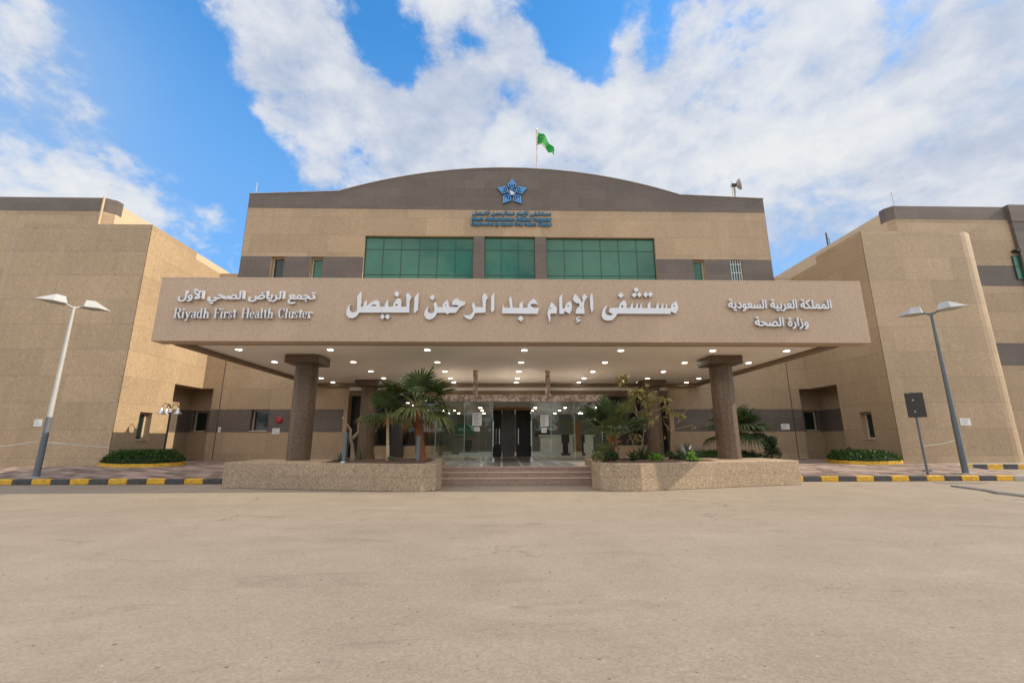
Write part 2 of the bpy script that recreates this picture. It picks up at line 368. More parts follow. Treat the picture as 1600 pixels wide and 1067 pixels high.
# road
m, t, b, o = new_mat('sandy asphalt'); p = pos(t)
big = t.noise(p, 0.16, 5, 0.6); mid = t.noise(p, 1.3, 6, 0.65, 0.4); tr_ = t.noise(t.vec('MULTIPLY', p, (0.22, 1.3, 1)), 1.0, 8, 0.68, 0.3)
g1 = t.noise(p, 46, 3, 0.85); g2 = t.noise(p, 120, 2, 0.8)
vo = t.add('ShaderNodeTexVoronoi', i_Vector=p, i_Scale=58.0); vcell = t.add('ShaderNodeSeparateXYZ', i_0=vo.outputs['Color']).outputs[0]
f = t.math('ADD', t.math('MULTIPLY', big, 0.45), t.math('ADD', t.math('MULTIPLY', mid, 0.30), t.math('MULTIPLY', tr_, 0.25)))
col = t.ramp(f, [(0.34, (0.235, 0.192, 0.147)), (0.50, (0.280, 0.231, 0.178)), (0.66, (0.322, 0.269, 0.211))])
grain = t.math('ADD', t.math('MULTIPLY', g1, 0.45), t.math('ADD', t.math('MULTIPLY', g2, 0.25), t.math('MULTIPLY', vcell, 0.30)))
col = t.vec('SCALE', col, t.math('ADD', 0.66, t.math('MULTIPLY', grain, 0.70)))
# scuffs and oil marks, broken up by the grain
ds = t.noise(t.vec('MULTIPLY', p, (0.45, 1.5, 1)), 1.5, 9, 0.74, 0.8)
dsm = t.math('MULTIPLY', t.ramp(ds, [(0.555, 0.0), (0.72, 0.62)]), t.math('ADD', 0.35, g1))
col = t.mix(dsm, col, (0.125, 0.098, 0.078))
lt = t.noise(t.vec('ADD', t.vec('MULTIPLY', p, (0.4, 1.2, 1)), (31, 7, 0)), 1.1, 8, 0.7, 0.5)     # pale dust
col = t.mix(t.ramp(lt, [(0.56, 0.0), (0.76, 0.40)]), col, (0.40, 0.345, 0.275))
# hairline cracks in places
cw = t.vec('ADD', p, t.vec('SCALE', t.vec('SUBTRACT', t.add('ShaderNodeTexNoise', i_Vector=p, i_Scale=1.6, i_Detail=5.0).outputs['Color'], (.5, .5, .5)), 0.9))
ve = t.add('ShaderNodeTexVoronoi', i_Vector=cw, i_Scale=0.33, feature='DISTANCE_TO_EDGE').outputs['Distance']
ck = t.math('MULTIPLY', t.ramp(ve, [(0.0, 1.0), (0.006, 0.0)]), t.ramp(t.noise(p, 0.35, 3), [(0.50, 0.0), (0.60, 0.65)]))
col = t.mix(ck, col, (0.085, 0.068, 0.055))
pb = t.noise(p, 19, 1); col = t.mix(t.ramp(pb, [(0.72, 0.0), (0.755, 0.7)]), col, (0.10, 0.08, 0.065))
pb2 = t.noise(t.vec('ADD', p, (9, 4, 0)), 24, 1); col = t.mix(t.ramp(pb2, [(0.75, 0.0), (0.785, 0.55)]), col, (0.50, 0.44, 0.37))
t.l.new(col, b.inputs['Base Color']); b.inputs['Roughness'].default_value = 0.92; b.inputs['Specular IOR Level'].default_value = 0.2
bump(t, b, t.math('ADD', t.math('MULTIPLY', grain, 0.9), t.math('MULTIPLY', mid, 0.4)), 0.45, 0.012); M['road'] = m
# block paving
def paver(name, c1, c2, mortar, bw, bh, rot=0.0, ms=0.012):
    m, t, b, o = new_mat(name); p = pos(t)
    mp = t.add('ShaderNodeMapping', i_Vector=p); mp.inputs['Rotation'].default_value = (0, 0, rot)
    br = t.add('ShaderNodeTexBrick', i_Vector=mp.outputs[0], i_Color1=(*c1, 1), i_Color2=(*c2, 1), i_Mortar=(*mortar, 1), i_Scale=1.0)
    br.inputs['Brick Width'].default_value = bw; br.inputs['Row Height'].default_value = bh; br.inputs['Mortar Size'].default_value = ms; br.inputs['Bias'].default_value = 0.0
    n = t.noise(p, 0.9, 5); n2 = t.noise(p, 30, 3)
    col = t.vec('SCALE', br.outputs[0], t.math('ADD', 0.55, t.math('ADD', t.math('MULTIPLY', n, 0.55), t.math('MULTIPLY', n2, 0.35))))
    t.l.new(col, b.inputs['Base Color']); b.inputs['Roughness'].default_value = 0.8
    bump(t, b, t.math('ADD', t.math('MULTIPLY', br.outputs[1], -0.6), t.math('MULTIPLY', n2, 0.3)), 0.6, 0.012); return m
M['paver'] = paver('block paving', (0.36, 0.26, 0.21), (0.11, 0.072, 0.06), (0.22, 0.18, 0.15), 0.46, 0.23, 0.35)
M['slate'] = paver('grey floor tiles', (0.085, 0.08, 0.078), (0.15, 0.14, 0.135), (0.55, 0.50, 0.44), 0.62, 0.62, 0, 0.03)
M['floor'] = paver('pale floor slabs', (0.50, 0.43, 0.36), (0.55, 0.475, 0.40), (0.25, 0.21, 0.17), 0.9, 0.6, 0, 0.006)
for k in ('slate',):
    M[k].node_tree.nodes['Principled BSDF'].inputs['Roughness'].default_value = 0.3

# ------------------------------------------------------------------ ground
XL, XR, YB, YW, YC = -13.53, 14.35, 15.98, 20.26, 11.08
GB, PF = 0.384, 0.465
def gz(x, y): return 0.15 if y < 13.6 else min(GB, 0.15 + (y - 13.6) * (GB - 0.15) / (YB - 0.25 - 13.6))
def struct(name, mb, mat): return tag(mb.build(name, mat), kind='structure')
g = MB(); g.face([(-900, -300, 0), (900, -300, 0), (900, 1500, 0), (-900, 1500, 0)]); struct('road', g, M['road'])
def pavement(x0, x1, extra=None):
    g = MB(); ys = [13.62, 14.4, 15.1, 15.73, 21.5]
    for a, b_ in zip(ys, ys[1:]):
        g.face([(x0, a, gz(0, a)), (x1, a, gz(0, a)), (x1, b_, gz(0, b_)), (x0, b_, gz(0, b_))])
    g.face([(x0, 13.62, -.02), (x1, 13.62, -.02), (x1, 13.62, .15), (x0, 13.62, .15)]); g.face([(x1, 13.62, -.02), (x1, 21.5, -.02), (x1, 21.5, GB), (x1, 15.73, GB), (x1, 13.62, .15)])
    return g
struct('pavement', pavement(-34, -5.6), M['paver']); struct('pavement', pavement(6.3, 15.75), M['paver'])
# paved ramp beside the far kerb
g = MB(); g.face([(15.75, 13.9, 0.006), (60, 13.9, 0.006), (60, 15.5, 0.2), (15.75, 15.5, 0.2)]); struct('driveway', g, M['road'])
g = MB(); g.box(15.752, 60, 15.5, 16.1, 0, GB - .002); struct('verge', g, M['kerbbare'])
# entrance platform
g = MB(); g.box(-5.6, 6.3, 13.4, 20.9, 0.0, PF); struct('platform', g, M['floor'])
M['slate'].node_tree.nodes['Brick Texture'].offset = 0.0
g = MB(); g.face([(-1.72, 13.42, PF + .004), (2.3, 13.42, PF + .004), (2.3, 20.6, PF + .004), (-1.72, 20.6, PF + .004)]); struct('tiled_path', g, M['slate'])

# ------------------------------------------------------------------ building helpers
def mp_front(Y): return lambda u, v, d=0.0: (u, Y + d, v)
def mp_right(X): return lambda u, v, d=0.0: (X - d, u, v)      # wall facing +x, u = y
def mp_left(X): return lambda u, v, d=0.0: (X + d, u, v)       # wall facing -x
def wall(mb, mp, u0, u1, v0, v1, holes=(), m=0):
    us = sorted({u0, u1} | {min(max(h[k], u0), u1) for h in holes for k in (0, 1)})
    vs = sorted({v0, v1} | {min(max(h[k], v0), v1) for h in holes for k in (2, 3)})
    for a, b_ in zip(us, us[1:]):
        for c, d in zip(vs, vs[1:]):
            cu, cv = (a + b_) / 2, (c + d) / 2
            if any(h[0] < cu < h[1] and h[2] < cv < h[3] for h in holes): continue
            mb.face([mp(a, c), mp(b_, c), mp(b_, d), mp(a, d)], m)
    return mb
def slab(mb, mp, u0, u1, v0, v1, d0, d1, m=0):
    P_ = [mp(u, v, d) for d in (d0, d1) for (u, v) in ((u0, v0), (u1, v0), (u1, v1), (u0, v1))]
    i = len(mb.v); mb.v += P_
    for f in ((0,1,2,3),(4,7,6,5),(0,4,5,1),(1,5,6,2),(2,6,7,3),(3,7,4,0)): mb.f.append(tuple(i + k for k in f)); mb.m.append(m)
def window(parent, mp, hole, depth=0.22, nx=1, nz=(), glass='darkglass', frame='frame', fw=0.05, bar=0.03, reveal='granite', sill=True, bars=None):
    u0, u1, v0, v1 = hole; mb = MB()
    for q in ([(u0,v0),(u0,v1)], [(u1,v0),(u1,v1)], [(u0,v1),(u1,v1)], [(u0,v0),(u1,v0)]):
        (a, b_), (c, d) = q; mb.face([mp(a, b_, 0), mp(c, d, 0), mp(c, d, depth + .06), mp(a, b_, depth + .06)], 1)
    e = 0.002; D0, D1 = depth - 0.03, depth + 0.03
    slab(mb, mp, u0 + e, u0 + fw, v0 + e, v1 - e, D0, D1); slab(mb, mp, u1 - fw, u1 - e, v0 + e, v1 - e, D0, D1)
    slab(mb, mp, u0 + fw, u1 - fw, v0 + e, v0 + fw, D0, D1); slab(mb, mp, u0 + fw, u1 - fw, v1 - fw, v1 - e, D0, D1)
    for k in range(1, nx):
        c = u0 + (u1 - u0) * k / nx; slab(mb, mp, c - bar / 2, c + bar / 2, v0 + fw, v1 - fw, D0 + .012, D1)
    for z in nz: slab(mb, mp, u0 + fw, u1 - fw, z - bar / 2, z + bar / 2, D0 + .014, D1)
    if sill: slab(mb, mp, u0 + e, u1 - e, v0 + e, v0 + .035, -0.03, D0)
    wv = mb.build('window', [M[frame], M[reveal]], parent)
    g = MB(); g.face([mp(u0 + fw, v0 + fw, depth), mp(u1 - fw, v0 + fw, depth), mp(u1 - fw, v1 - fw, depth), mp(u0 + fw, v1 - fw, depth)]); g.build('pane', M[glass], wv)
    if bars:
        gb = MB(); nb, nh = bars
        for k in range(nb): c = u0 + (u1 - u0) * (k + .5) / nb; slab(gb, mp, c - .012, c + .012, v0 + .01, v1 - .01, 0.03, 0.055)
        for k in range(nh): c = v0 + (v1 - v0) * (k + .5) / nh; slab(gb, mp, u0 + .01, u1 - .01, c - .012, c + .012, 0.056, 0.075)
        gb.build('window_grille', M['steel'], wv)
    return wv

# ------------------------------------------------------------------ main building
MX0, MX1 = -12.65, 13.40
hb = thing('hospital_building', (0.4, YW, 0), 'wide hospital block of beige granite with arched dark parapet and green windows behind the canopy', 'building')
FR = mp_front(YW)
arc = []
xa, xb_, zs, zp = -8.25, 9.1, 13.47, 14.9
cxm = (xa + xb_) / 2; hw = (xb_ - xa) / 2; sag = zp - zs; rad = (hw * hw + sag * sag) / (2 * sag)
for k in range(41):
    x = xb_ - (xb_ - xa) * k / 40; arc.append((x, zp - rad + sqrt(rad * rad - (x - cxm) ** 2)))
prof = [(MX0, 12.53), (MX1, 12.53), (MX1, 13.30)] + arc + [(MX0, 13.27)]
part('parapet', M['darkstone'], hb, lambda g: g.frontpoly(prof, YW - .012, YW + .5))
cop = []
for (x, z) in [(MX1 + .03, 13.30)] + arc + [(MX0 - .03, 13.27)]: cop.append((x, z + .001))
part('coping', M['kerbbare'], hb, lambda g: g.frontpoly([(x, z + .035) for x, z in reversed(cop)][::-1] + list(reversed(cop)), YW - .04, YW + .54))
bigs = [(-6.75, -1.42, 8.4, 11.08), (-0.88, 1.63, 8.4, 11.10), (2.18, 7.62, 8.4, 11.08)]
narrow = [(-11.17, -10.55, 8.62, 9.945), (-9.28, -8.70, 8.62, 9.945), (9.45, 10.03, 8.62, 9.945), (11.28, 11.90, 8.62, 9.945)]
lowwin = [(-11.22, -10.42, 1.62, 2.585)]
entry = (-6.97, 7.70, GB, 3.62); YG_ = 20.75
g = MB(); wall(g, FR, MX0, MX1, 9.95, 12.53, bigs + [(-1.42, -.88, 8.4, 11.09), (1.63, 2.18, 8.4, 11.09)])
wall(g, FR, MX0, MX1, 3.62, 8.6, [(b[0], b[1], 8.4, 8.6) for b in bigs]); wall(g, FR, MX0, MX1, 2.6, 3.62, [entry]); wall(g, FR, MX0, MX1, GB, 1.6, [entry])
g.box(MX0, MX1, YW + .55, YW + 16, 3.9, 12.6, 0); g.box(MX0, MX0 + .01, YW, YW + .56, 0.3, 12.53); g.box(MX1 - .01, MX1, YW, YW + .56, 0.3, 12.53)
g.build('wall', M['granite'], hb)
BF = mp_front(YW - .006)
for x0, x1 in ((MX0, bigs[0][0]), (bigs[2][1], MX1)): part('stone_band', M['darkstone'], hb, lambda g: wall(g, BF, x0, x1, 8.6, 9.95, [n_ for n_ in narrow if n_[0] < 0] if x0 < 0 else [n_ for n_ in narrow if n_[0] > 0]))
for x0, x1 in ((-1.42, -.88), (1.63, 2.18)): part('pillar', M['darkstone'], hb, lambda g: wall(g, BF, x0, x1, 8.6, 11.09))
part('stone_band', M['darkstone'], hb, lambda g: wall(g, BF, MX0, entry[0], 1.6, 2.6, lowwin)); part('stone_band', M['darkstone'], hb, lambda g: wall(g, BF, entry[1], MX1, 1.6, 2.6))
for x0, x1 in ((-7.12, -6.93), (7.66, 7.85)): part('jamb', M['granite'], hb, lambda g: g.box(x0, x1, YW - .012, YG_ + .1, GB, 3.61))
for h, n in zip(bigs, (6, 3, 6)): window(hb, FR, h, 0.16, n, (10.42, 9.1), 'green', 'mullion', .035, .028, 'granite', False)
window(hb, FR, narrow[0], 0.25, 1, (), 'darkglass', 'frame', .06); window(hb, FR, narrow[1], 0.25, 1, (), 'green', 'frame', .06)
window(hb, FR, narrow[2], 0.25, 1, (), 'green', 'frame', .06); window(hb, FR, narrow[3], 0.25, 1, (), 'green', 'frame', .05, bars=(5, 3))
window(hb, FR, lowwin[0], 0.25, 1, (), 'darkglass', 'frame', .06, reveal='darkstone')
for x in (MX0, MX1): part('expansion_joint', M['darkframe'], hb, lambda g: g.box(x - .012, x + .012, YW - .012, YW - .008, .38, 9))
# entrance recess and lobby
part('lobby_floor', M['floor'], hb, lambda g: g.face([(-7, 20.9, PF), (7.7, 20.9, PF), (7.7, 33, PF), (-7, 33, PF)]))
part('lobby_ceiling', M['soffit'], hb, lambda g: (g.box(-6.97, 7.70, 20.26, 20.95, 3.45, 3.60)))
part('lobby_ceiling', M['soffit'], hb, lambda g: g.box(-6.97, 7.70, 20.96, 33, 3.02, 3.12))
part('bulkhead', M['beam'], hb, lambda g: g.box(-6.965, 7.695, YW + .002, YW + .22, 3.2, 3.44))
part('lobby_wall', M['lobbywall'], hb, lambda g: (g.face([(-7, 32, PF), (7.7, 32, PF), (7.7, 32, 3.45), (-7, 32, 3.45)]), g.face([(-6.968, 20.27, 0), (-6.968, 33, 0), (-6.968, 33, 3.6), (-6.968, 20.27, 3.6)]), g.face([(7.698, 20.27, 0), (7.698, 33, 0), (7.698, 33, 3.6), (7.698, 20.27, 3.6)])))
part('lobby_pillar', M['granitegrey'], hb, lambda g: g.box(0.03, 0.62, 21.6, 22.2, PF, 3.02))
part('lobby_pillar', M['granitegrey'], hb, lambda g: g.box(-3.6, -3.0, 23.4, 24, PF, 3.02)); part('lobby_pillar', M['granitegrey'], hb, lambda g: g.box(4.3, 4.9, 23.4, 24, PF, 3.02))
part('reception_desk', M['paper'], hb, lambda g: (g.box(2.2, 4.0, 25.2, 25.8, PF, 1.45), g.box(2.1, 4.1, 25.1, 25.9, 1.451, 1.52)))
part('reception_desk', M['lobbywall'], hb, lambda g: (g.box(-3.4, -1.3, 25.2, 25.8, PF, 1.45), g.box(-3.5, -1.2, 25.1, 25.9, 1.451, 1.52)))
part('wall_screen', M['darkglass'], hb, lambda g: g.box(2.3, 3.4, 31.9, 31.98, 1.5, 2.2)); part('wall_screen', M['greenmat'], hb, lambda g: g.box(-3.3, -1.9, 31.9, 31.98, 1.2, 2.4))
part('lobby_door', M['wood'], hb, lambda g: g.box(5.0, 6.0, 31.9, 31.97, PF, 2.6)); part('lobby_door', M['wood'], hb, lambda g: g.box(-5.4, -4.4, 31.9, 31.97, PF, 2.6))
for x, w_, h_, y in ((-2.0, .5, 1.25, 23.5), (3.05, .42, 1.5, 23.0)): part('kiosk', M['darkframe'], hb, lambda g: (g.box(x, x + w_, y, y + .3, PF, PF + .12), g.box(x + .08, x + w_ - .08, y + .05, y + .25, PF + .12, h_ - .42), g.box(x + .02, x + w_ - .02, y, y + .2, h_ - .42, h_)))
for x in (-4.6, -2.9, -1.2, 1.9, 3.6, 5.3):
    for y in (21.9, 23.4, 25.2, 27.6, 30.2):
        part('ceiling_light', M['lobbylamp'], hb, lambda g: g.lathe((x, y, 3.008), [(.07, 0), (.07, .01)], 12))
# low sill walls and smoked glazing each side of the doors
YG = 20.75
for (x0, x1, s0) in ((-6.2, -2.46, 0.98), (3.74, 7.05, 0.98)):
    part('sill_wall', M['granite'], hb, lambda g: g.box(x0, x1, YG - .1, YG + .1, PF, s0))
    nb = 3; wv = MB()
    for k in range(nb + 1):
        c = x0 + (x1 - x0) * k / nb; wv.box(c - .03, c + .03, YG - .03, YG + .03, s0, 3.2)
    wv.box(x0, x1, YG - .029, YG + .029, 3.14, 3.199); wv.box(x0, x1, YG - .028, YG + .028, s0 + .001, s0 + .05); wv.box(x0, x1, YG - .027, YG + .027, 2.5, 2.56)
    fo = wv.build('window', M['darkframe'], hb)
    g = MB(); g.face([(x0, YG, s0), (x1, YG, s0), (x1, YG, 3.2), (x0, YG, 3.2)]); g.build('pane', M['smoked'], fo)
for (x0, x1) in ((-6.965, -6.2), (7.05, 7.695)):
    g = MB(); g.box(x0, x1, YG - .02, YG + .02, PF + .003, 3.2); g.build('black_panel', M['black'], hb)  # black sheet across the tall dark opening
part('pier', M['darkframe'], hb, lambda g: g.box(-5.0, -4.45, YG - .32, YG - .12, PF, 3.2))
for (x0, x1) in ((-.45, .0), (.68, 1.35)):                    # dark inner doors
    g = MB(); g.box(x0, x1, 21.0, 21.05, PF + .01, 2.62); d = g.build('door', M['black'], hb)
    c = x0 + .1 if x0 > 0 else x1 - .1
    part('handle', M['steel'], d, lambda g: g.box(c - .02, c + .02, 20.96, 20.995, 1.05, 1.75))
part('door_head', M['wood'], hb, lambda g: g.box(-.5, 1.4, 20.98, 21.06, 2.63, 2.78))

# ------------------------------------------------------------------ side wings and rear buildings
def rounded_plan(xi, xo, y0, y1, r=0.95):
    """inner side xi, outer side xo with a rounded outer front corner; counter-clockwise"""
    pts = []
    s = 1 if xo > xi else -1
    for k in range(9):
        a = pi / 2 * k / 8; pts.append((xo - s * r + s * r * sin(a), y0 + r - r * cos(a)))
    plan = [(xi, y0)] + pts + [(xo, y1), (xi, y1)]
    return plan if s > 0 else plan[::-1]
def wing(sgn, label):
    fx = lambda x: 0.41 + sgn * (x - 0.41)        # mirrored about the building's middle for the left side
    X = XR if sgn > 0 else XL
    wg = thing('side_wing', (X + sgn * 2.5, YB + 2, GB), label, 'building', None)
    mp = mp_left(X) if sgn > 0 else mp_right(X)
    ya = 18.55; zt = 9.38; xo = X + sgn * (5.05 if sgn > 0 else 5.74)
    IN = X + sgn * 1.3
    hole = (17.02, 17.62, 1.22, 2.28)
    g = MB(); g.prism(rounded_plan(IN, xo, YB, ya), 0.0, zt)
    i0, i1 = sorted((IN, xo)); g.box(i0, i1, ya + .002, YW + 1.5, 0.0, 9.05)
    g.box(min(X, IN), max(X, IN), YB, YB + .02, 0.0, zt)                 # front return
    g.face([(X, YB, zt), (IN, YB, zt), (IN, ya, zt), (X, ya, zt)])
    wall(g, mp, YB, ya, 0.0, zt, [hole]); wall(g, mp, ya, YW, 3.53, 9.05)
    g.face([(X, ya, 9.05), (X, ya, zt), (IN, ya, zt), (IN, ya, 9.05)])
    g.face([(X, ya, 9.05), (X, YW, 9.05), (IN, YW, 9.05), (IN, ya, 9.05)])
    g.face([(X, ya, 3.53), (X, YW, 3.53), (X + sgn * 1.2, YW, 3.53), (X + sgn * 1.2, ya, 3.53)])   # lid of the corner recess
    # link between wing and main block
    a, b_ = sorted((X, (MX0 if sgn < 0 else MX1)))
    wall(g, FR, a, b_, 3.53, 9.05); g.face([(a, YW, 9.05), (b_, YW, 9.05), (b_, YW + 2, 9.05), (a, YW + 2, 9.05)])
    c, d = sorted((X + sgn * .0, X - sgn * .5)); 
    if sgn < 0: wall(g, FR, X + .5, MX0, GB, 1.6); wall(g, FR, X + .5, MX0, 2.6, 3.53)
    else: wall(g, FR, MX1, X - .5, GB, 1.6); wall(g, FR, MX1, X - .5, 2.6, 3.53)
    c, d = sorted((X + sgn * 1.2, X - sgn * .5)); g.face([(c, YW, 3.53), (d, YW, 3.53), (d, YW + 1.2, 3.53), (c, YW + 1.2, 3.53)])
    g.build('wall', M['granite'], wg)
    # recessed corner: back and side, with the dark band running through it
    XI = X + sgn * .95; YI = YW + .85; XE = X - sgn * .5
    g = MB(); mi = mp_left(XI) if sgn > 0 else mp_right(XI)
    cu, du = sorted((XI, XE))
    for v0, v1 in ((GB - .1, 1.6), (2.6, 3.53)):
        wall(g, mi, ya, YI, v0, v1); wall(g, mp_front(YI), cu, du, v0, v1)
    g.face([(X, ya, GB - .1), (XI, ya, GB - .1), (XI, ya, 3.53), (X, ya, 3.53)]); g.face([(XE, YW, GB - .1), (XE, YI, GB - .1), (XE, YI, 3.53), (XE, YW, 3.53)])
    g.build('recess_wall', M['granite'], wg)
    wz = (XI + .15 if sgn < 0 else XI - .8, XI + .8 if sgn < 0 else XI - .15, 1.62, 2.585)
    g = MB(); e = .006
    wall(g, mp_front(YI - e), cu, du, 1.6, 2.6, [wz]); wall(g, mp_left(XI - e) if sgn > 0 else mp_right(XI + e), ya + .01, YI, 1.6, 2.6)
    g.build('stone_band', M['darkstone'], wg)
    a, b_ = sorted((X - sgn * .5, (MX0 if sgn < 0 else MX1))); part('stone_band', M['darkstone'], wg, lambda g: wall(g, mp_front(YW - .006), a, b_, 1.6, 2.6))
    window(wg, mp_front(YI), wz, 0.2, 1, (), 'darkglass', 'frame', .07, reveal='darkstone')
    window(wg, mp, hole, 0.25, 1, (), 'darkglass', 'frame', .08)
    # rear building on the same front line as the main block, seen over the wing's roof
    RX = 20.2 if sgn > 0 else -19.3; out = 26.08 if sgn > 0 else -60.0; ch = .42
    XC = RX + sgn * ch
    return wg, RX, XC
lw, _, _ = wing(-1, 'left wing of beige granite with a sunlit inner side wall and rounded outer corner')
rw, _, _ = wing(1, 'right wing of beige granite with a shaded inner side wall and rounded outer corner')
def rear(sgn, RX, out, label):
    rb = thing('rear_building', (RX + sgn * 6, YW + 5, 0), label, 'building', None); ch = .36 if sgn < 0 else .22
    XC = RX + sgn * ch
    def plan(x0, xc, x1, y0, y1, yc):
        p = [(xc, y0), (x1, y0), (x1, y1), (x0, y1), (x0, yc)]
        return p if sgn > 0 else p[::-1]
    P0 = plan(RX, XC, out, YW, 36, YW + .3)
    band = [(9.74, 8.65), (5.75, 4.65)] if sgn > 0 else []
    side = ((0, 4.65), (5.75, 8.65), (9.74, 12.26)) if sgn > 0 else ((0, 12.26),)
    for z0, z1 in side: part('wall', M['granite'], rb, lambda g: g.face([(XC, YW, z0), (out, YW, z0), (out, YW, z1), (XC, YW, z1)]).face([(RX, YW + .3, z0), (XC, YW, z0), (XC, YW, z1), (RX, YW + .3, z1)]))
    for z1, z0 in band: part('stone_band', M['darkstone'], rb, lambda g: g.face([(XC, YW, z0), (out, YW, z0), (out, YW, z1), (XC, YW, z1)]).face([(RX, YW + .3, z0), (XC, YW, z0), (XC, YW, z1), (RX, YW + .3, z1)]))
    part('side_wall', M['paint'], rb, lambda g: g.face([(RX, YW + .3, 0), (RX, 36, 0), (RX, 36, 12.83), (RX, YW + .3, 12.83)]).face([(RX, 36, 0), (out, 36, 0), (out, 36, 12.8), (RX, 36, 12.8)]))
    part('roof', M['kerbbare'], rb, lambda g: g.face([(RX, YW + .3, 12.8), (XC, YW + .3, 12.8), (out, YW + .3, 12.8), (out, 36, 12.8), (RX, 36, 12.8)]))
    part('parapet', M['darkstone'], rb, lambda g: g.prism([(XC, YW - .01), (out, YW - .01), (out, YW + .28), (XC + sgn * .05, YW + .28), (RX + sgn * .1, YW + .62), (RX - sgn * .012, YW + .62), (RX - sgn * .012, YW + .29)][::1 if sgn > 0 else -1], 12.26, 12.98))
    return rb
rl = rear(-1, -19.3, -60, 'tall rear building at the left edge with dark parapet and sunlit cream flank')
part('corner_pipe', M['paint'], rl, lambda g: g.tube([(-19.66, YW - .07, 8), (-19.66, YW - .07, 13.0)], .045, 8))
rr = rear(1, 19.95, 26.08, 'tall rear building behind the right wing with grey parapet and shaded flank')
window(rr, FR, (25.72, 26.07, 9.0, 10.25), -.04, 1, (9.7,), 'green', 'mullion', .03, .03, 'granite', False)
ew = thing('end_block', (30, 22, 0), 'dark grey stone block closing the view at the right edge beside the rear building', 'building')
part('wall', M['darkstone'], ew, lambda g: g.box(26.09, 44, 20.1, 36, 0, 12.1)); part('parapet', M['darkstone'], ew, lambda g: g.box(26.06, 44.03, 20.07, 36.03, 12.101, 13.02))
we = window(ew, mp_front(20.1), (28.5, 33.5, 8.8, 10.2), -.035, 6, (9.6,), 'green', 'mullion', .04, .03, 'darkstone', False)
part('floodlight', M['black'], ew, lambda g: g.box(25.8, 26.05, 20.0, 20.24, 10.42, 10.54))

# ------------------------------------------------------------------ canopy
CX0, CX1 = -8.87, 9.68; ZB, ZT = 3.675, 5.39
cp = thing('entrance_canopy', (0.4, 15.5, ZB), 'broad flat entrance canopy with a long granite front carrying the white lettering', 'canopy')
SX0, SX1 = -8.66, 9.22
part('fascia', M['fascia'], cp, lambda g: g.box(CX0, CX1, YC, YC + .42, ZB, ZT), bevel=.012)
part('front_beam', M['beam'], cp, lambda g: g.box(SX0, SX1, YC + .421, YC + .55, ZB + .01, 4.7))
part('roof_slab', M['paint'], cp, lambda g: g.box(SX0, SX1, YC + .551, YW - .02, 3.80, 4.74))
for x0, x1 in ((SX0 + .001, SX0 + .30), (SX1 - .30, SX1 - .001)):
    part('side_beam', M['beam'], cp, lambda g: g.box(x0, x1, YC + .552, YW - .021, ZB, 3.7995))
part('rear_beam', M['beam'], cp, lambda g: g.box(SX0 + .301, SX1 - .301, YW - .2, YW - .022, 3.62, 3.7994))
part('soffit', M['soffit'], cp, lambda g: g.box(SX0 + .301, SX1 - .301, YC + .552, YW - .201, 3.762, 3.7992))
LX = (-7.52, -4.93, -2.15, 0.65, 3.47, 6.18, 8.37)
for y in (12.54, 14.58, 16.58, 18.45, 19.75):
    for x in LX:
        d = part('downlight', M['lamp'], cp, lambda g: g.lathe((x, y, 3.752), [(.082, 0), (.082, .008)], 14))
        part('trim_ring', M['trim'], d, lambda g: g.lathe((x, y, 3.756), [(.105, 0), (.105, .0055)], 14))
        if y > 19: continue
        sp_ = bpy.data.lights.new('downlight_lamp', 'SPOT'); sp_.energy = 42; sp_.spot_size = radians(125); sp_.spot_blend = 0.6; sp_.color = (1, .92, .82); sp_.shadow_soft_size = .06
        spo = bpy.data.objects.new('downlight_lamp', sp_); COL.objects.link(spo); spo.parent = cp; spo.location = Vector((x, y, 3.735)) - cp.location
# columns
col0 = thing('column', (-6.04, 13.7, .655), 'front dark granite column on the left planter, left of the entrance steps', 'column', 'dark granite columns carrying the canopy')
def shaft(g):
    n = 48; rings = []
    for z in (0, 2.86):
        i = len(g.v); rings.append(i)
        for q in range(n):
            a = 2 * pi * q / n; r = .335 * (1 - .03 * (0.5 + 0.5 * cos(a * 12)) ** 2); g.v.append((-6.04 + r * cos(a), 13.7 + r * sin(a), .655 + z))
    for q in range(n): r = (q + 1) % n; g.f.append((rings[0] + q, rings[0] + r, rings[1] + r, rings[1] + q)); g.m.append(0)
def capital(g): g.prism([(-6.04 + a, 13.7 + b_) for a, b_ in ((-.52, -.44), (-.44, -.52), (.44, -.52), (.52, -.44), (.52, .44), (.44, .52), (-.44, .52), (-.52, .44))], 3.515, 3.757)
part('shaft', M['column'], col0, shaft, smooth=False); part('capital', M['column'], col0, capital, bevel=.015)
for (x, y, z, lab) in ((6.93, 13.7, .655, 'front dark granite column on the right planter, right of the entrance steps'),
                       (-5.75, 19.35, .655, 'rear dark granite column behind the small palm, against the left glazing'),
                       (6.62, 19.35, .655, 'rear dark granite column behind the yellowing shrub, against the right glazing')):
    c = copy_tree(col0); c.location = (x, y, z); c['label'] = lab
    if y > 15:
        for ch in c.children:
            if ch.name.startswith('shaft'):
                pl = part('plinth', M['column'], c, lambda g: g.lathe((x, y, PF), [(.38, 0), (.38, .19)], 24))

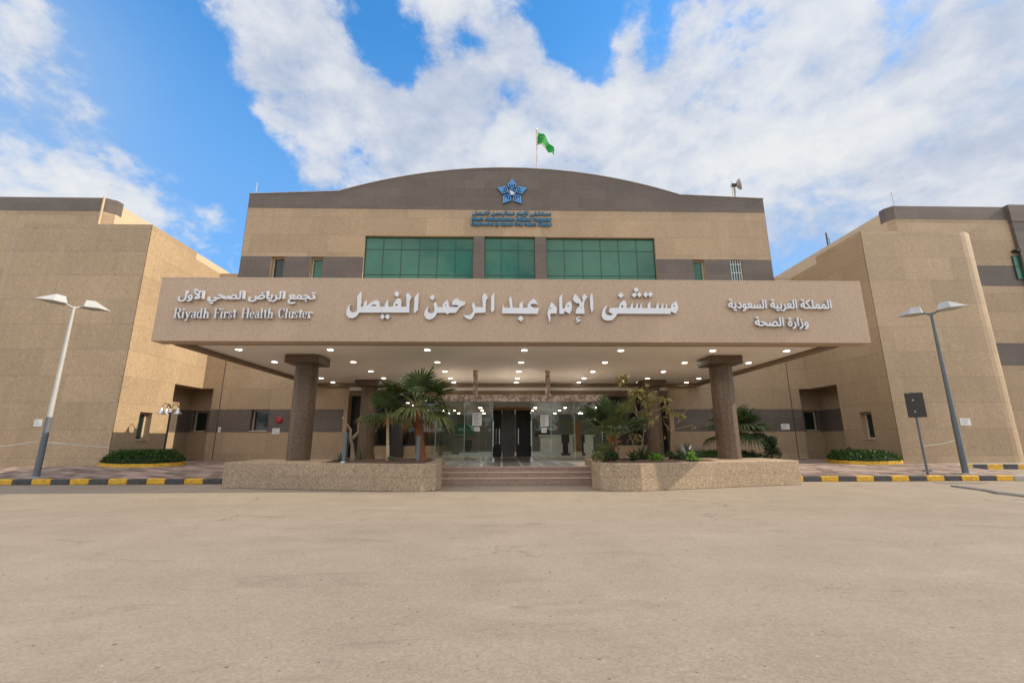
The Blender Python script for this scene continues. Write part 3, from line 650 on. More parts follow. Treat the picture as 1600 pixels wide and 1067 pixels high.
# ------------------------------------------------------------------ glazed porch in front of the doors
YV = 16.4
vs = thing('glass_porch', (0.6, YV, PF), 'frameless glass entrance porch under a polished pink stone beam at the top of the steps', 'porch')
M['pinkstone'] = stone('polished pink marble', (0.30, 0.20, 0.16), (0.52, 0.40, 0.33), (0.70, 0.60, 0.52), ph=5, pw=9, speck=2.4, rough=.18, joint=1, contrast=2.2)
part('header_beam', M['pinkstone'], vs, lambda g: g.box(-2.46, 3.74, YV - .12, YV + .12, 2.60, 2.845), bevel=.01)
part('header_beam', M['pinkstone'], vs, lambda g: (g.box(-2.46, -2.3, YV + .121, 20.72, 2.60, 2.83), g.box(3.58, 3.74, YV + .121, 20.72, 2.60, 2.83)))
part('porch_ceiling', M['soffit'], vs, lambda g: g.box(-2.299, 3.579, YV + .122, 20.70, 2.72, 2.80))
for x in (-.98, 1.72): part('post', M['pinkstone'], vs, lambda g: g.lathe((x, YV, 2.846), [(.105, 0), (.09, .2), (.09, .912)], 16))
for x0, x1 in ((-2.40, -1.36), (-1.35, -.34), (1.11, 1.80), (1.81, 2.66), (2.67, 3.68)):
    part('glass_panel', M['clear'], vs, lambda g: g.face([(x0, YV, PF + .03), (x1, YV, PF + .03), (x1, YV, 2.6), (x0, YV, 2.6)]))
for x in (-2.38, 3.66): part('glass_panel', M['clear'], vs, lambda g: g.face([(x, YV, PF + .03), (x, 20.6, PF + .03), (x, 20.6, 2.6), (x, YV, 2.6)]))
part('glass_panel', M['clear'], vs, lambda g: g.face([(-1.78, 13.75, PF + .01), (-1.78, 16.2, PF + .01), (-1.78, 16.2, 2.55), (-1.78, 13.75, 2.55)]))
for x in (-2.40, -1.355, -.33, 1.10, 1.805, 2.665, 3.68): part('glass_edge', M['glassedge'], vs, lambda g: g.box(x - .012, x + .012, YV - .008, YV + .008, PF + .031, 2.598))
part('floor_rail', M['letterside'], vs, lambda g: (g.box(-2.40, -.34, YV - .012, YV + .012, PF, PF + .03), g.box(1.11, 3.68, YV - .012, YV + .012, PF, PF + .03)))
part('safety_rail', M['white'], vs, lambda g: (g.box(-1.55, -.38, YV + .35, YV + .40, .66, .78), g.box(1.15, 1.95, YV + .35, YV + .40, .66, .78)))
for x in (-.30, 1.07):
    dr = part('door_leaf', M['clear'], vs, lambda g: g.face([(x, YV + .02, PF + .03), (x + (.12 if x < 0 else -.12), YV + 1.0, PF + .03), (x + (.12 if x < 0 else -.12), YV + 1.0, 2.58), (x, YV + .02, 2.58)]))
    part('handle', M['steel'], dr, lambda g: g.tube([(x, YV - .05, 1.0), (x, YV - .05, 1.9)], .018, 8))
    part('pivot', M['steel'], dr, lambda g: g.box(x - .04, x + .04, YV - .06, YV + .06, PF + .004, PF + .13))
def sheet(name, px0, py0, px1, py1, Y, label, cat, lines=3, ox=0.0, mp=None, group=None, mat='paper'):
    a = at(px0, py1, Y); b_ = at(px1, py0, Y); g = MB(); g.box(a.x, b_.x, Y - .014, Y - .004, a.z, b_.z)
    W_, H_ = b_.x - a.x, b_.z - a.z
    for k in range(lines):
        z = b_.z - H_ * (k + .8) / (lines + .8); ww = U(.55, .85)
        g.box(a.x + W_ * .12, a.x + W_ * ww, Y - .0165, Y - .015, z - H_ * .035, z + H_ * .035, 1)
    c = Vector(((a.x + b_.x) / 2, Y, a.z))
    return tag(g.build_at_base(name, [M[mat], M['ink']], c), label, cat, group)
sheet('poster', 738, 645, 753, 665, YV - .03, 'large printed poster on the glass left of the open doors', 'poster', 5)
sheet('poster', 741, 667, 749.5, 673.5, YV - .03, 'small white notice under the large poster left of the doors', 'poster', 2)
sheet('poster', 844.5, 648, 857, 666, YV - .03, 'large cream poster on the glass right of the open doors', 'poster', 5)
sheet('poster', 846, 668, 854, 676, YV - .03, 'small notice under the cream poster right of the doors', 'poster', 2)
for (b4, Y, lab) in (((52.5, 655, 67, 666), YB - .004, 'white notice on the left wing beside the lamp post'), ((1501, 653.5, 1515, 664.5), YB - .004, 'white notice on the right wing beside the lamp post'),
                     ((425, 669, 437.5, 678), YW - .006, 'white notice on the dark band left of the front column'), ((1221, 662, 1233, 671), YW - .006, 'white notice on the dark band above the small round shrub')):
    sheet('wall_notice', *b4, Y, lab, 'notice', 3, group='notices screwed to the walls')
sheet('wall_notice', 340.5, 667, 345.5, 675, YW - .006, 'tiny pinkish notice by the wall joint on the left', 'notice', 2, group='notices screwed to the walls')
a = at(1294, 663, YW + .84); g = MB(); g.box(a.x - .09, a.x + .09, YW + .828, YW + .84, a.z - .16, a.z + .16); g.box(a.x - .04, a.x + .04, YW + .826, YW + .8275, a.z - .1, a.z + .1, 1)
tag(g.build_at_base('wall_notice', [M['paper'], M['redp']], a), 'narrow notice inside the right corner recess', 'notice', 'notices screwed to the walls')
a = at(436.5, 656, YW - .02); g = MB(); g.lathe((a.x, YW - .008, a.z), [(.14, 0), (.14, .05), (.09, .09)], 16, axis=(0, -1, 0)); tag(g.build_at_base('alarm_bell', M['redp'], a), 'round red fire alarm bell on the dark band', 'alarm bell')

# ------------------------------------------------------------------ steps and planters
st = thing('entrance_steps', (.4, 12.7, 0), 'three broad reddish granite steps between the two planters', 'steps')
for k, (y, z) in enumerate(((12.75, .19), (13.05, .33), (13.35, PF + .002))):
    part('step', M['step'], st, lambda g: g.box(-2.1, 3.0, y, 13.62 if k == 2 else (13.05, 13.35)[k], 0.0, z - .028), bevel=.006)
    part('lit_tread', M['lit_tread'], st, lambda g: g.box(-2.1, 3.0, y - .018, 13.62 if k == 2 else (13.05, 13.35)[k] - .002, z - .0275, z), bevel=.006)
def planter(plan, soil, label):
    pl = thing('planter', (sum(p[0] for p in plan) / len(plan), 12.6, 0), label, 'planter', 'granite planters flanking the steps')
    cxp = sum(p[0] for p in plan) / len(plan)
    part('planter_wall', M['planter'], pl, lambda g: g.prism(plan, 0, .65), bevel=.015)
    s = MB(); n = len(soil); cx_ = sum(p[0] for p in soil) / n; cy_ = sum(p[1] for p in soil) / n
    pts = []
    for k in range(n):
        for q in range(5):
            x = soil[k][0] + (soil[(k + 1) % n][0] - soil[k][0]) * q / 5; y = soil[k][1] + (soil[(k + 1) % n][1] - soil[k][1]) * q / 5; pts.append((x, y))
    prev = [(x, y, .651) for x, y in pts]
    for f_ in (.88, .6, .3):
        cur = [(cx_ + (x - cx_) * f_, cy_ + (y - cy_) * f_, .69 + U(-.012, .03)) for x, y in pts]
        for k in range(len(pts)): j = (k + 1) % len(pts); s.face([prev[k], prev[j], cur[j], cur[k]])
        prev = cur
    s.face(prev); s.build('soil', M['soil'], pl)
    return pl
planter([(-7.42, 12.42), (-4.6, 11.78), (-2.5, 11.30), (-1.95, 11.25), (-1.62, 11.42), (-1.52, 11.75), (-1.72, 12.72), (-1.75, 13.6), (-1.75, 14.35), (-7.55, 14.5)],
        [(-4.75, 12.05), (-2.4, 11.52), (-1.95, 11.62), (-1.95, 12.7), (-2.0, 13.9), (-4.9, 13.9)], 'left granite planter holding the two palms and a bare stump')
planter([(8.32, 12.60), (8.35, 14.5), (2.62, 14.35), (2.60, 13.6), (2.53, 12.75), (2.32, 11.75), (2.45, 11.35), (2.85, 11.12), (3.4, 11.12), (5.5, 11.80)],
        [(5.75, 12.1), (5.8, 13.9), (2.85, 13.9), (2.78, 12.7), (2.62, 11.75), (2.9, 11.42), (3.4, 11.4)], 'right granite planter crowded with shrubs, agave and a palm')

# ------------------------------------------------------------------ lettering
def area(p): return sum(p[k][0] * p[(k + 1) % len(p)][1] - p[(k + 1) % len(p)][0] * p[k][1] for k in range(len(p))) / 2
def ccw(p): return p if area(p) > 0 else p[::-1]
def winding(x, y, polys):
    n = 0
    for p in polys:
        for k in range(len(p)):
            (x0, y0), (x1, y1) = p[k], p[(k + 1) % len(p)]
            if y0 <= y < y1 and (x1 - x0) * (y - y0) - (x - x0) * (y1 - y0) > 0: n += 1
            elif y1 <= y < y0 and (x1 - x0) * (y - y0) - (x - x0) * (y1 - y0) < 0: n -= 1
    return n
def letters(mb, polys, y0, y1, warp=None, back=False):
    """union of outlines in (x,z), standing off the wall from y1 to the face at y0"""
    polys = [p for p in polys if len(p) > 2 and abs(area(p)) > 1e-7]
    vs_, es = [], []
    for p in polys:
        i = len(vs_); n = len(p); vs_ += [Vector(q) for q in p]; es += [(i + k, i + (k + 1) % n) for k in range(n)]
    r = geometry.delaunay_2d_cdt(vs_, es, [], 0, 1e-5)
    V_, Fc = r[0], r[2]; keep = []
    for f in Fc:
        c = sum((V_[k] for k in f), Vector((0, 0))) / len(f)
        if winding(c.x, c.y, polys) != 0: keep.append(tuple(f))
    cnt = {}
    for f in keep:
        for k in range(len(f)):
            a, b_ = f[k], f[(k + 1) % len(f)]; cnt[(a, b_)] = 1
    i = len(mb.v); n = len(V_)
    W_ = warp or (lambda x, z, y: (x, y, z))
    mb.v += [W_(v.x, v.y, y0) for v in V_] + [W_(v.x, v.y, y1) for v in V_]
    for f in keep: mb.f.append(tuple(i + k for k in f)); mb.m.append(0)
    if back:
        for f in keep: mb.f.append(tuple(i + n + k for k in reversed(f))); mb.m.append(0)
    for (a, b_) in cnt:
        if (b_, a) not in cnt: mb.f.append((i + b_, i + a, i + n + a, i + n + b_)); mb.m.append(1)
# Arabic letter joining for the font: presentation forms in visual order
import unicodedata
ROWS = {}
for cpt in range(0xFE70, 0xFEFF):
    d = unicodedata.decomposition(chr(cpt)).split()
    if len(d) >= 2 and d[0] in ('<isolated>', '<final>', '<initial>', '<medial>'): ROWS.setdefault(''.join(chr(int(t_, 16)) for t_ in d[1:]), {})[d[0][1:-1]] = chr(cpt)
NOJ = set('اأإآدذرزوةى')
def shape_arabic(s):
    tk = []; i = 0
    while i < len(s):
        if s[i] == 'ل' and s[i:i + 2] in ROWS: tk.append(s[i:i + 2]); i += 2
        else: tk.append(s[i]); i += 1
    out = []
    for k, q in enumerate(tk):
        if q not in ROWS: out.append(q); continue
        pv = tk[k - 1] if k else ' '; nx = tk[k + 1] if k + 1 < len(tk) else ' '
        pj = pv in ROWS and pv[-1] not in NOJ; nj = nx in ROWS and q[-1] not in NOJ
        r = ROWS[q]; out.append(r.get({(0,0):'isolated',(1,0):'final',(0,1):'initial',(1,1):'medial'}[(int(pj), int(nj))], r.get('final', r.get('isolated'))))
    return ''.join(reversed(out))
def font_outlines(body, bold=0.0):
    """letter outlines of a line of type, about 1 unit high"""
    cu = bpy.data.curves.new('line', 'FONT'); cu.body = body; o = bpy.data.objects.new('line', cu); COL.objects.link(o)
    dg = bpy.context.evaluated_depsgraph_get(); c = o.evaluated_get(dg).to_curve(dg); polys = []
    for s in c.splines:
        bp = s.bezier_points; n = len(bp); p = []
        for k in range(n):
            a, b_ = bp[k], bp[(k + 1) % n]
            st_ = 1 if (a.handle_right_type == 'VECTOR' and b_.handle_left_type == 'VECTOR') else 4
            for q in geometry.interpolate_bezier(a.co, a.handle_right, b_.handle_left, b_.co, st_ + 1)[:-1]: p.append((q.x, q.y))
        if len(p) > 2: polys.append(p)
    o.to_curve_clear(); bpy.data.objects.remove(o); bpy.data.curves.remove(cu)
    sg = 1 if sum(area(p) for p in polys) > 0 else -1
    if sg < 0: polys = [p[::-1] for p in polys]
    if bold:
        out = []
        for p in polys:
            n = len(p); q = []
            for k in range(n):
                d = Vector(p[(k + 1) % n]) - Vector(p[k - 1])
                if d.length < 1e-9: q.append(p[k]); continue
                d.normalize(); q.append((p[k][0] + d.y * bold, p[k][1] - d.x * bold))
            out.append(q)
        polys = out
    return polys
def fit(polys, x0, x1, z0, z1, slant=0.0):
    polys = [[(x + y * slant, y) for x, y in p] for p in polys]
    xs = [q[0] for p in polys for q in p]; ys = [q[1] for p in polys for q in p]
    fx = (x1 - x0) / (max(xs) - min(xs)); fy = (z1 - z0) / (max(ys) - min(ys))
    return [[(x0 + (x - min(xs)) * fx, z0 + (y - min(ys)) * fy) for x, y in p] for p in polys]
def px_box(px0, py0, px1, py1, Y):
    a = at(px0, py1, Y); b_ = at(px1, py0, Y); return a.x, b_.x, a.z, b_.z
LET = [M['white'], M['letterside']]
YL0, YL1 = YC - .085, YC - .025

# big title, drawn letter by letter
def trace(org, sc, polys):
    out = []
    for p in polys:
        hole = p[0] == 'h'; pts = p[1:] if hole else p
        q = [at(org[0] + x / sc, org[1] + y / sc, YC) for x, y in pts]; q = ccw([(v.x, v.z) for v in q])
        out.append(q[::-1] if hole else q)
    return out
T1 = trace((535, 450), 12.31, [[(1400,200),(1470,110),(1462,430),(1400,495),(1385,470)], [(1235,150),(1275,110),(1345,190),(1305,270),(1298,488),(1240,488),(1245,230)],
  [(350,375),(1250,378),(1298,490),(330,490)], [(985,385),(1010,300),(1060,230),(1100,215),(1140,235),(1150,290),(1140,385)], ['h',(1030,345),(1040,328),(1058,322),(1078,345),(1055,365)],
  [(1050,75),(1110,125),(1065,190),(1005,145)], [(825,385),(835,320),(895,240),(900,250),(890,330),(905,385)], [(785,515),(830,565),(790,620),(740,575)], [(880,515),(935,565),(885,620),(835,575)],
  [(470,385),(480,365),(560,300),(640,258),(690,255),(730,290),(740,385)], ['h',(565,365),(610,335),(650,340),(675,365)], [(420,385),(430,310),(475,255),(475,385)],
  [(305,180),(370,95),(375,375),(375,480),(330,490),(300,470)], [(300,420),(370,440),(330,510),(280,570),(210,600),(140,585),(95,530),(100,450),(130,370),(185,315),(160,370),(155,420),(175,465),(220,490),(270,475),(300,450)]])
T2 = trace((655, 450), 12.31, [[(1385,180),(1445,105),(1448,430),(1405,495),(1380,440)], [(1215,190),(1255,110),(1325,200),(1285,265),(1278,490),(1080,500),(1040,480),(1045,385),(1225,385)],
  [(1015,360),(1050,280),(1085,370),(1085,490),(1050,560),(1000,620),(960,620),(900,590),(850,530),(920,545),(980,540),(1030,490),(1040,440)],
  [(640,345),(650,270),(690,230),(740,225),(800,270),(895,285),(870,345),(790,385),(760,420),(705,495),(570,495),(570,385),(740,385),(770,355),(690,345)], [(300,385),(580,385),(580,495),(340,495)],
  [(450,400),(465,320),(545,245),(570,300),(590,390),(580,500),(555,525),(510,495),(440,450)], ['h',(503,350),(515,335),(530,352),(515,368)],
  [(285,330),(330,280),(345,340),(375,385),(400,390),(430,395),(430,480),(400,495),(350,495),(325,550),(270,605),(200,628),(140,600),(105,540),(115,470),(150,410),(195,360),(170,440),(185,490),(230,505),(280,495),(305,450),(300,390)],
  [(265,140),(315,200),(260,255),(205,205)]])
T3 = trace((770, 450), 12.31, [[(180,395),(890,400),(855,515),(180,505)], [(180,405),(205,320),(212,405)], [(335,405),(310,240),(345,170),(365,240),(382,405)], [(510,405),(508,330),(575,260),(575,405)],
  [(660,410),(670,330),(720,265),(780,225),(830,270),(865,345),(800,320),(720,330),(735,370),(770,395),(780,410)], [(530,545),(590,600),(545,660),(475,610)]])
T4 = trace((845, 445), 16.0, [[(160,760),(165,690),(180,650),(175,640),(210,560),(255,455),(320,510),(395,610),(385,740),(250,740),(225,765),(235,880),(210,970),(190,880)], ['h',(180,640),(235,590),(265,600),(215,625)],
  [(450,345),(525,255),(530,610),(590,620),(570,745),(455,750)], [(580,640),(600,550),(640,480),(735,430),(765,530),(765,640),(710,750),(600,690),(575,660)], ['h',(650,550),(675,530),(700,565),(665,570)],
  [(790,360),(840,250),(920,330),(1000,430),(1010,520),(970,550),(930,480),(880,490),(800,420)], [(1020,330),(1070,250),(1150,330),(1090,410),(1065,510),(1060,580),(970,550),(1000,500),(1040,420)],
  [(860,680),(900,600),(970,545),(1060,540),(1085,745),(860,745)], ['h',(985,595),(1005,575),(1025,595),(1005,608)], [(870,860),(910,815),(960,815),(975,840),(910,845),(905,880),(985,895),(985,915),(870,970),(860,950),(910,920),(870,895)],
  [(1210,370),(1230,280),(1270,235),(1295,420),(1295,640),(1260,725),(1225,600)]])
T5 = trace((930, 445), 11.85, [[(1370,470),(1390,380),(1470,320),(1505,380),(1515,470),(1465,550),(1390,515)], ['h',(1420,405),(1435,392),(1455,408),(1437,425)], [(390,445),(1385,450),(1375,555),(385,550)],
  [(1100,460),(1130,350),(1150,360),(1155,460)], [(1195,460),(1215,380),(1240,355),(1240,460)], [(1275,460),(1290,375),(1305,370),(1310,460)], [(950,460),(950,380),(1000,325),(1005,460)],
  [(625,455),(665,355),(680,360),(680,455)], [(725,455),(745,380),(770,350),(775,455)], [(805,455),(820,375),(840,365),(845,455)], [(410,455),(440,370),(510,305),(550,320),(565,380),(560,455)], ['h',(455,415),(485,395),(510,415),(490,440)],
  [(235,520),(260,445),(400,445),(395,550),(370,600),(310,665),(230,680),(150,665),(105,600),(115,520),(150,440),(215,390),(175,480),(175,540),(200,575),(250,580),(315,575),(300,550)],
  [(455,160),(515,215),(460,265),(405,215)], [(740,65),(790,115),(740,160),(695,110)], [(710,160),(760,205),(705,255),(655,205)], [(795,150),(845,200),(800,250),(755,200)], [(920,145),(965,200),(920,255),(870,205)], [(1005,145),(1050,195),(1000,250),(960,200)]])
sg = thing('sign_lettering', (0.4, YC, 4.3), 'large raised white Arabic hospital name across the middle of the canopy front', 'sign')
for T in (T5, T4, T3, T2, T1):
    g = MB(); letters(g, T, YL0, YL1); g.build('word', LET, sg)

# left sign: one Arabic line and one serif Latin line
def lineset(words_px, text_fn): pass
s2 = thing('sign_lettering', (-7.0, YC, 4.3), 'raised white Arabic and English sign at the left end of the canopy front', 'sign')
def font_line(body, box, parent, name='text_line', bold=0.035, mats=LET, y0=YL0, y1=YL1, slant=0.0):
    g = MB(); letters(g, fit(font_outlines(body, bold), *box, slant), y0, y1); return g.build(name, mats, parent)
font_line(shape_arabic('تجمع الرياض الصحي الأول'), px_box(280, 453.5, 495.5, 476, YC), s2, bold=.030)
def arcpts(cx, cy, rx, ry, a0, a1, n=14): return [(cx + rx * cos(a0 + (a1 - a0) * k / n), cy + ry * sin(a0 + (a1 - a0) * k / n)) for k in range(n + 1)]
def ring(cx, cy, rx, ry, tx, ty, a0=0.0, a1=2 * pi):
    o_ = arcpts(cx, cy, rx, ry, a0, a1); i_ = arcpts(cx, cy, rx - tx, ry - ty, a0, a1)
    if abs(a1 - a0 - 2 * pi) < 1e-6: return [o_, i_[::-1]]
    return [o_ + i_[::-1]]
def rc(x0, x1, y0, y1): return [(x0, y0), (x1, y0), (x1, y1), (x0, y1)]
def quad(*p): return ccw(list(p))
SW, TH = .125, .045
def stem(x, y0, y1, top=True, bot=True, left_top=False):
    o_ = [rc(x, x + SW, y0, y1)]
    if bot: o_.append(rc(x - .07, x + SW + .07, y0, y0 + TH))
    if top: o_.append(rc(x - .07, x + (SW if left_top else SW + .07), y1 - TH, y1))
    return o_
XH = .66
GL = {
 'R': (.62, stem(.07, 0, 1) + [rc(.15, .33, .955, 1), rc(.15, .33, .48, .525)] + ring(.32, .74, .24, .26, .115, .045, -pi/2, pi/2) + [quad((.28, .5), (.42, .5), (.60, .0), (.46, .0)), rc(.44, .66, 0, TH)]),
 'i': (.30, stem(.08, 0, XH, True, True, True) + [arcpts(.14, .88, .085, .085, 0, 2 * pi)[:-1]]),
 'y': (.50, [quad((.02, XH), (.17, XH), (.31, .06), (.22, -.02)), quad((.40, XH), (.46, XH), (.20, -.26), (.13, -.22)), rc(-.03, .22, XH - TH, XH), rc(.31, .52, XH - TH, XH), arcpts(.12, -.22, .085, .075, 0, 2 * pi)[:-1]]),
 'a': (.46, [rc(.28, .40, .08, .5)] + ring(.24, .48, .16, .18, .10, .045, 0, pi * .95) + ring(.20, .18, .19, .19, .10, .05) + [quad((.28, .12), (.40, .12), (.50, 0), (.40, 0))]),
 'd': (.52, stem(.33, 0, 1, True, False, True) + [rc(.33, .53, 0, TH)] + ring(.235, .32, .22, .34, .115, .045)),
 'h': (.54, stem(.07, 0, 1, True, True, True) + [rc(.37, .37 + SW, 0, .44)] + [rc(.31, .56, 0, TH)] + ring(.34, .43, .155, .23, .11, .06, 0, pi)),
 'F': (.56, stem(.07, 0, 1) + [rc(.14, .54, .955, 1), quad((.54, 1), (.54, .76), (.50, .76), (.44, .955)), rc(.18, .38, .49, .535), rc(.36, .40, .40, .62)]),
 'r': (.42, stem(.07, 0, XH, True, True, True) + ring(.30, .48, .13, .18, .08, .06, pi * .25, pi) + [arcpts(.37, .55, .075, .085, 0, 2 * pi)[:-1]]),
 's': (.40, ring(.20, .49, .16, .175, .09, .05, pi * .15, pi * 1.45) + ring(.20, .175, .175, .185, .10, .05, -pi * .85, pi * .45) + [quad((.06, .44), (.13, .36), (.36, .20), (.28, .32)), rc(.33, .37, .44, .64), rc(.02, .06, .02, .22)]),
 't': (.34, [rc(.10, .10 + SW, .10, .86), rc(0, .33, XH - TH, XH), quad((.10, .86), (.14, .86), (.10, XH), (-.02, XH - .02))] + ring(.23, .15, .13, .16, .07, .05, -pi, -pi * .1)),
 'H': (.74, stem(.07, 0, 1) + stem(.52, 0, 1) + [rc(.18, .53, .48, .525)]),
 'e': (.46, ring(.225, .33, .21, .35, .115, .045, pi * .0, pi * 1.82) + [rc(.08, .42, .33, .375)]),
 'l': (.30, stem(.08, 0, 1, True, True, True)),
 'C': (.62, ring(.33, .5, .31, .52, .13, .045, pi * .20, pi * 1.80) + [quad((.55, .66), (.59, .66), (.59, 1.0), (.53, .86))]),
 'u': (.54, [rc(.07, .07 + SW, .18, XH), rc(.0, .07 + SW, XH - TH, XH), rc(.37, .37 + SW, .0, XH), rc(.30, .37 + SW, XH - TH, XH), rc(.45, .56, 0, TH)] + ring(.25, .19, .18, .21, .11, .06, -pi, 0)),
}
def serif(text):
    x = 0.0; out = []
    for ch in text:
        if ch == ' ': x += .30; continue
        wd_, ps = GL[ch]
        for p in ps: out.append([(x + a, b_) for a, b_ in p])
        x += wd_ + .035
    return out
def serif_fixed(text):
    return serif(text)     # rings carry their holes as clockwise outlines
for wtxt, bx in (('Riyadh', (273.5, 483.2, 331.5, 502.5)), ('First', (336.5, 483.2, 373.5, 498.3)), ('Health', (379.5, 483.4, 430.5, 498.4)), ('Cluster', (436.5, 483.4, 490.5, 498.4))):
    g = MB(); x0, x1, z0, z1 = px_box(*bx, YC); letters(g, fit(serif(wtxt), x0, x1, z0, z1), YL0, YL1); g.build('word', LET, s2)
# right sign
s3 = thing('sign_lettering', (8.0, YC, 4.3), 'raised white two line Arabic ministry sign at the right end of the canopy front', 'sign')
font_line(shape_arabic('المملكة العربية السعودية'), px_box(1136.5, 469.5, 1294.5, 487.5, YC), s3, bold=.026)
font_line(shape_arabic('وزارة الصحة'), px_box(1178, 496.5, 1258.5, 515, YC), s3, bold=.026)
# blue lines under the emblem
s4 = thing('sign_lettering', (.45, YW, 12), 'three small blue lines of hospital name in Arabic and English below the blue emblem', 'sign')
BL = [M['teal'], M['bluedark']]
for body, bx in ((shape_arabic('مستشفى الإمام عبدالرحمن الفيصل'), (738, 331, 861, 339.5)), ('Imam Abdulrahman Alfaisal Hospital', (736.5, 340.2, 861.5, 347.8)), ('Empowered by Riyadh First Health Cluster', (736, 348.2, 862, 355.2))):
    font_line(body, px_box(*bx, YW), s4, bold=.040, mats=BL, y0=YW - .09, y1=YW - .02, slant=.12)
# emblem: five flame petals round a pale centre
em = thing('emblem', (.47, YW, 13.4), 'blue five petalled star emblem on the arched dark parapet', 'emblem')
ec = at(800, 302.5, YW); ER = (at(800, 281, YW).z - ec.z)
def petal(k):
    a = pi / 2 + 2 * pi * k / 5
    def P_(u, v): return (ec.x + (u * cos(a) - v * sin(a)) * ER * 1.04, ec.z + (u * sin(a) + v * cos(a)) * ER)
    def drop(tip, w_, back, n=10):
        c = (tip + back) / 2; L = []
        for q in range(n + 1):
            s_ = q / n; L.append((back + (tip - back) * s_, w_ * (sin(pi * min(1, s_ * 1.25 + .02)) ** .75 if s_ < .42 else ((1 - s_) / .58) ** 1.35)))
        return L + [(u, -v) for u, v in L[::-1][1:-1]]
    out = [ccw([P_(*q) for q in drop(1.0, .275, .255)]), ccw([P_(*q) for q in drop(.84, .215, .305)])[::-1], ccw([P_(*q) for q in drop(.80, .125, .37)])]
    out += [ccw([P_(.50 + .085 * cos(q), .06 * sin(q)) for q in [2 * pi * j / 10 for j in range(10)]])[::-1]]
    return out
for k in range(5):
    g = MB(); letters(g, petal(k), YW - .12, YW - .03); g.build('petal', [M['blue'], M['bluedark']], em)
g = MB(); letters(g, ring(ec.x, ec.z, ER * .235, ER * .235, ER * .045, ER * .045), YW - .125, YW - .03); g.build('centre_ring', [M['blue'], M['bluedark']], em)
blob = [(ec.x + ER * x, ec.z + ER * z) for x, z in ((-.16, .08), (-.1, .14), (-.03, .10), (.06, .07), (.12, -.02), (.16, -.03), (.12, -.10), (.06, -.12), (.03, -.17), (-.05, -.17), (-.09, -.07))]
g = MB(); letters(g, [ccw(blob)], YW - .11, YW - .03); g.build('centre_shape', LET, em)

# ------------------------------------------------------------------ roof items
fp0 = at(838.2, 264, YW + 1.2); ftop = at(838.2, 204, YW + 1.2); fp0.x = ftop.x
fpl = thing('flagpole', (fp0.x, fp0.y, 12.6), 'slim pale flagpole rising above the top of the arched parapet', 'flagpole')
part('pole', M['pole'], fpl, lambda g: g.tube([(fp0.x, fp0.y, 12.6), (fp0.x, fp0.y, ftop.z)], .035, 8)); part('finial', M['steel'], fpl, lambda g: g.lathe((fp0.x, fp0.y, ftop.z), [(.02, 0), (.055, .04), (.055, .08), (.01, .12)], 10))
fl = thing('flag', (fp0.x, fp0.y, ftop.z - 1), 'green flag hanging limp from the rooftop pole', 'flag')
ppx = (at(839.2, 204, YW + 1.2).x - at(838.2, 204, YW + 1.2).x)
def cloth(u, v, off=0.0):
    # u along the fly, v down the hoist; px drawn from the droop of the cloth
    x = 1.2 + 25.5 * u; ytop = 1.5 + 30 * u ** 1.5; yb = 24 + 9 * u + 9.5 * min(1, max(0, (u - .52) * 7)); z = ytop + (yb - ytop) * v
    if u > .6: z += 1.0 * sin(v * 6)
    return (fp0.x + x * ppx, fp0.y - .05 + .12 * sin(u * 11 + v * 2) + .1 * u + off, ftop.z - z * ppx)
g = MB(); NU, NV = 22, 12
for i_ in range(NU):
    for j_ in range(NV):
        a, b_, c, d = i_ / NU, (i_ + 1) / NU, j_ / NV, (j_ + 1) / NV; g.face([cloth(a, c), cloth(b_, c), cloth(b_, d), cloth(a, d)])
g.build('cloth', M['flag'], fl)
part('hoist_cord', M['flagedge'], fl, lambda g: g.tube([cloth(0, 0), cloth(0, .5), cloth(0, 1), cloth(.25, 1.01), cloth(.5, 1.01)], .028, 6))
g = MB(); letters(g, fit(font_outlines(shape_arabic('لا إله إلا الله محمد رسول الله'), .02), .14, .66, .32, .50), -.012, -.011, warp=lambda x, z, y: cloth(x, .80 - z, -.015)); g.build('script', [M['flagscript']] * 2, fl)
g = MB(); letters(g, [rc(.2, .6, .23, .25)], -.012, -.011, warp=lambda x, z, y: cloth(x, .80 - z, -.015)); g.build('sword', [M['flagscript']] * 2, fl)
dp = at(1149, 307, YW + .25); dt = at(1147.5, 284, YW + .25); dc = at(1152, 290, YW + .25)
da = thing('dish_antenna', (dp.x, dp.y, 13.3), 'small rusty dish antenna on a short mast at the right end of the parapet', 'antenna')
part('mast', M['dish'], da, lambda g: g.tube([(dp.x, dp.y, 13.25), (dp.x, dp.y, dc.z + .1)], .045, 8)); part('feed_post', M['pole'], da, lambda g: g.tube([(dp.x - .12, dp.y, 13.5), (dp.x - .12, dp.y, dt.z)], .025, 6))
part('bracket', M['darkframe'], da, lambda g: g.box(dp.x - .13, dp.x + .1, dp.y - .08, dp.y + .08, dc.z - .07, dc.z + .07))
part('dish', M['dish'], da, lambda g: g.lathe((dp.x + .10, dp.y, dc.z), [(.02, 0), (.17, .05), (.27, .14), (.30, .22), (.28, .215), (.15, .09), (.02, .04)], 20, axis=(.88, -.45, .12)), smooth=True)
for (px, pt, pb, Y, lab) in ((168.8, 289, 308, YW + .2, 'thin lightning rod at the corner of the left rear parapet'), (399.5, 288, 303, YW + .2, 'thin lightning rod at the left end of the main parapet'), (1397, 303, 322, YW + .3, 'thin lightning rod at the corner of the right rear parapet')):
    a = at(px, pb, Y); b_ = at(px, pt, Y); g = MB(); g.tube([(a.x, a.y, a.z - .3), (a.x, a.y, b_.z)], .014, 6); g.lathe((a.x, a.y, b_.z), [(.03, 0), (.03, .06)], 8)
    tag(g.build_at_base('lightning_rod', M['lampmetal'], (a.x, a.y, a.z - .3)), lab, 'lightning rod', 'lightning rods on the roofs')
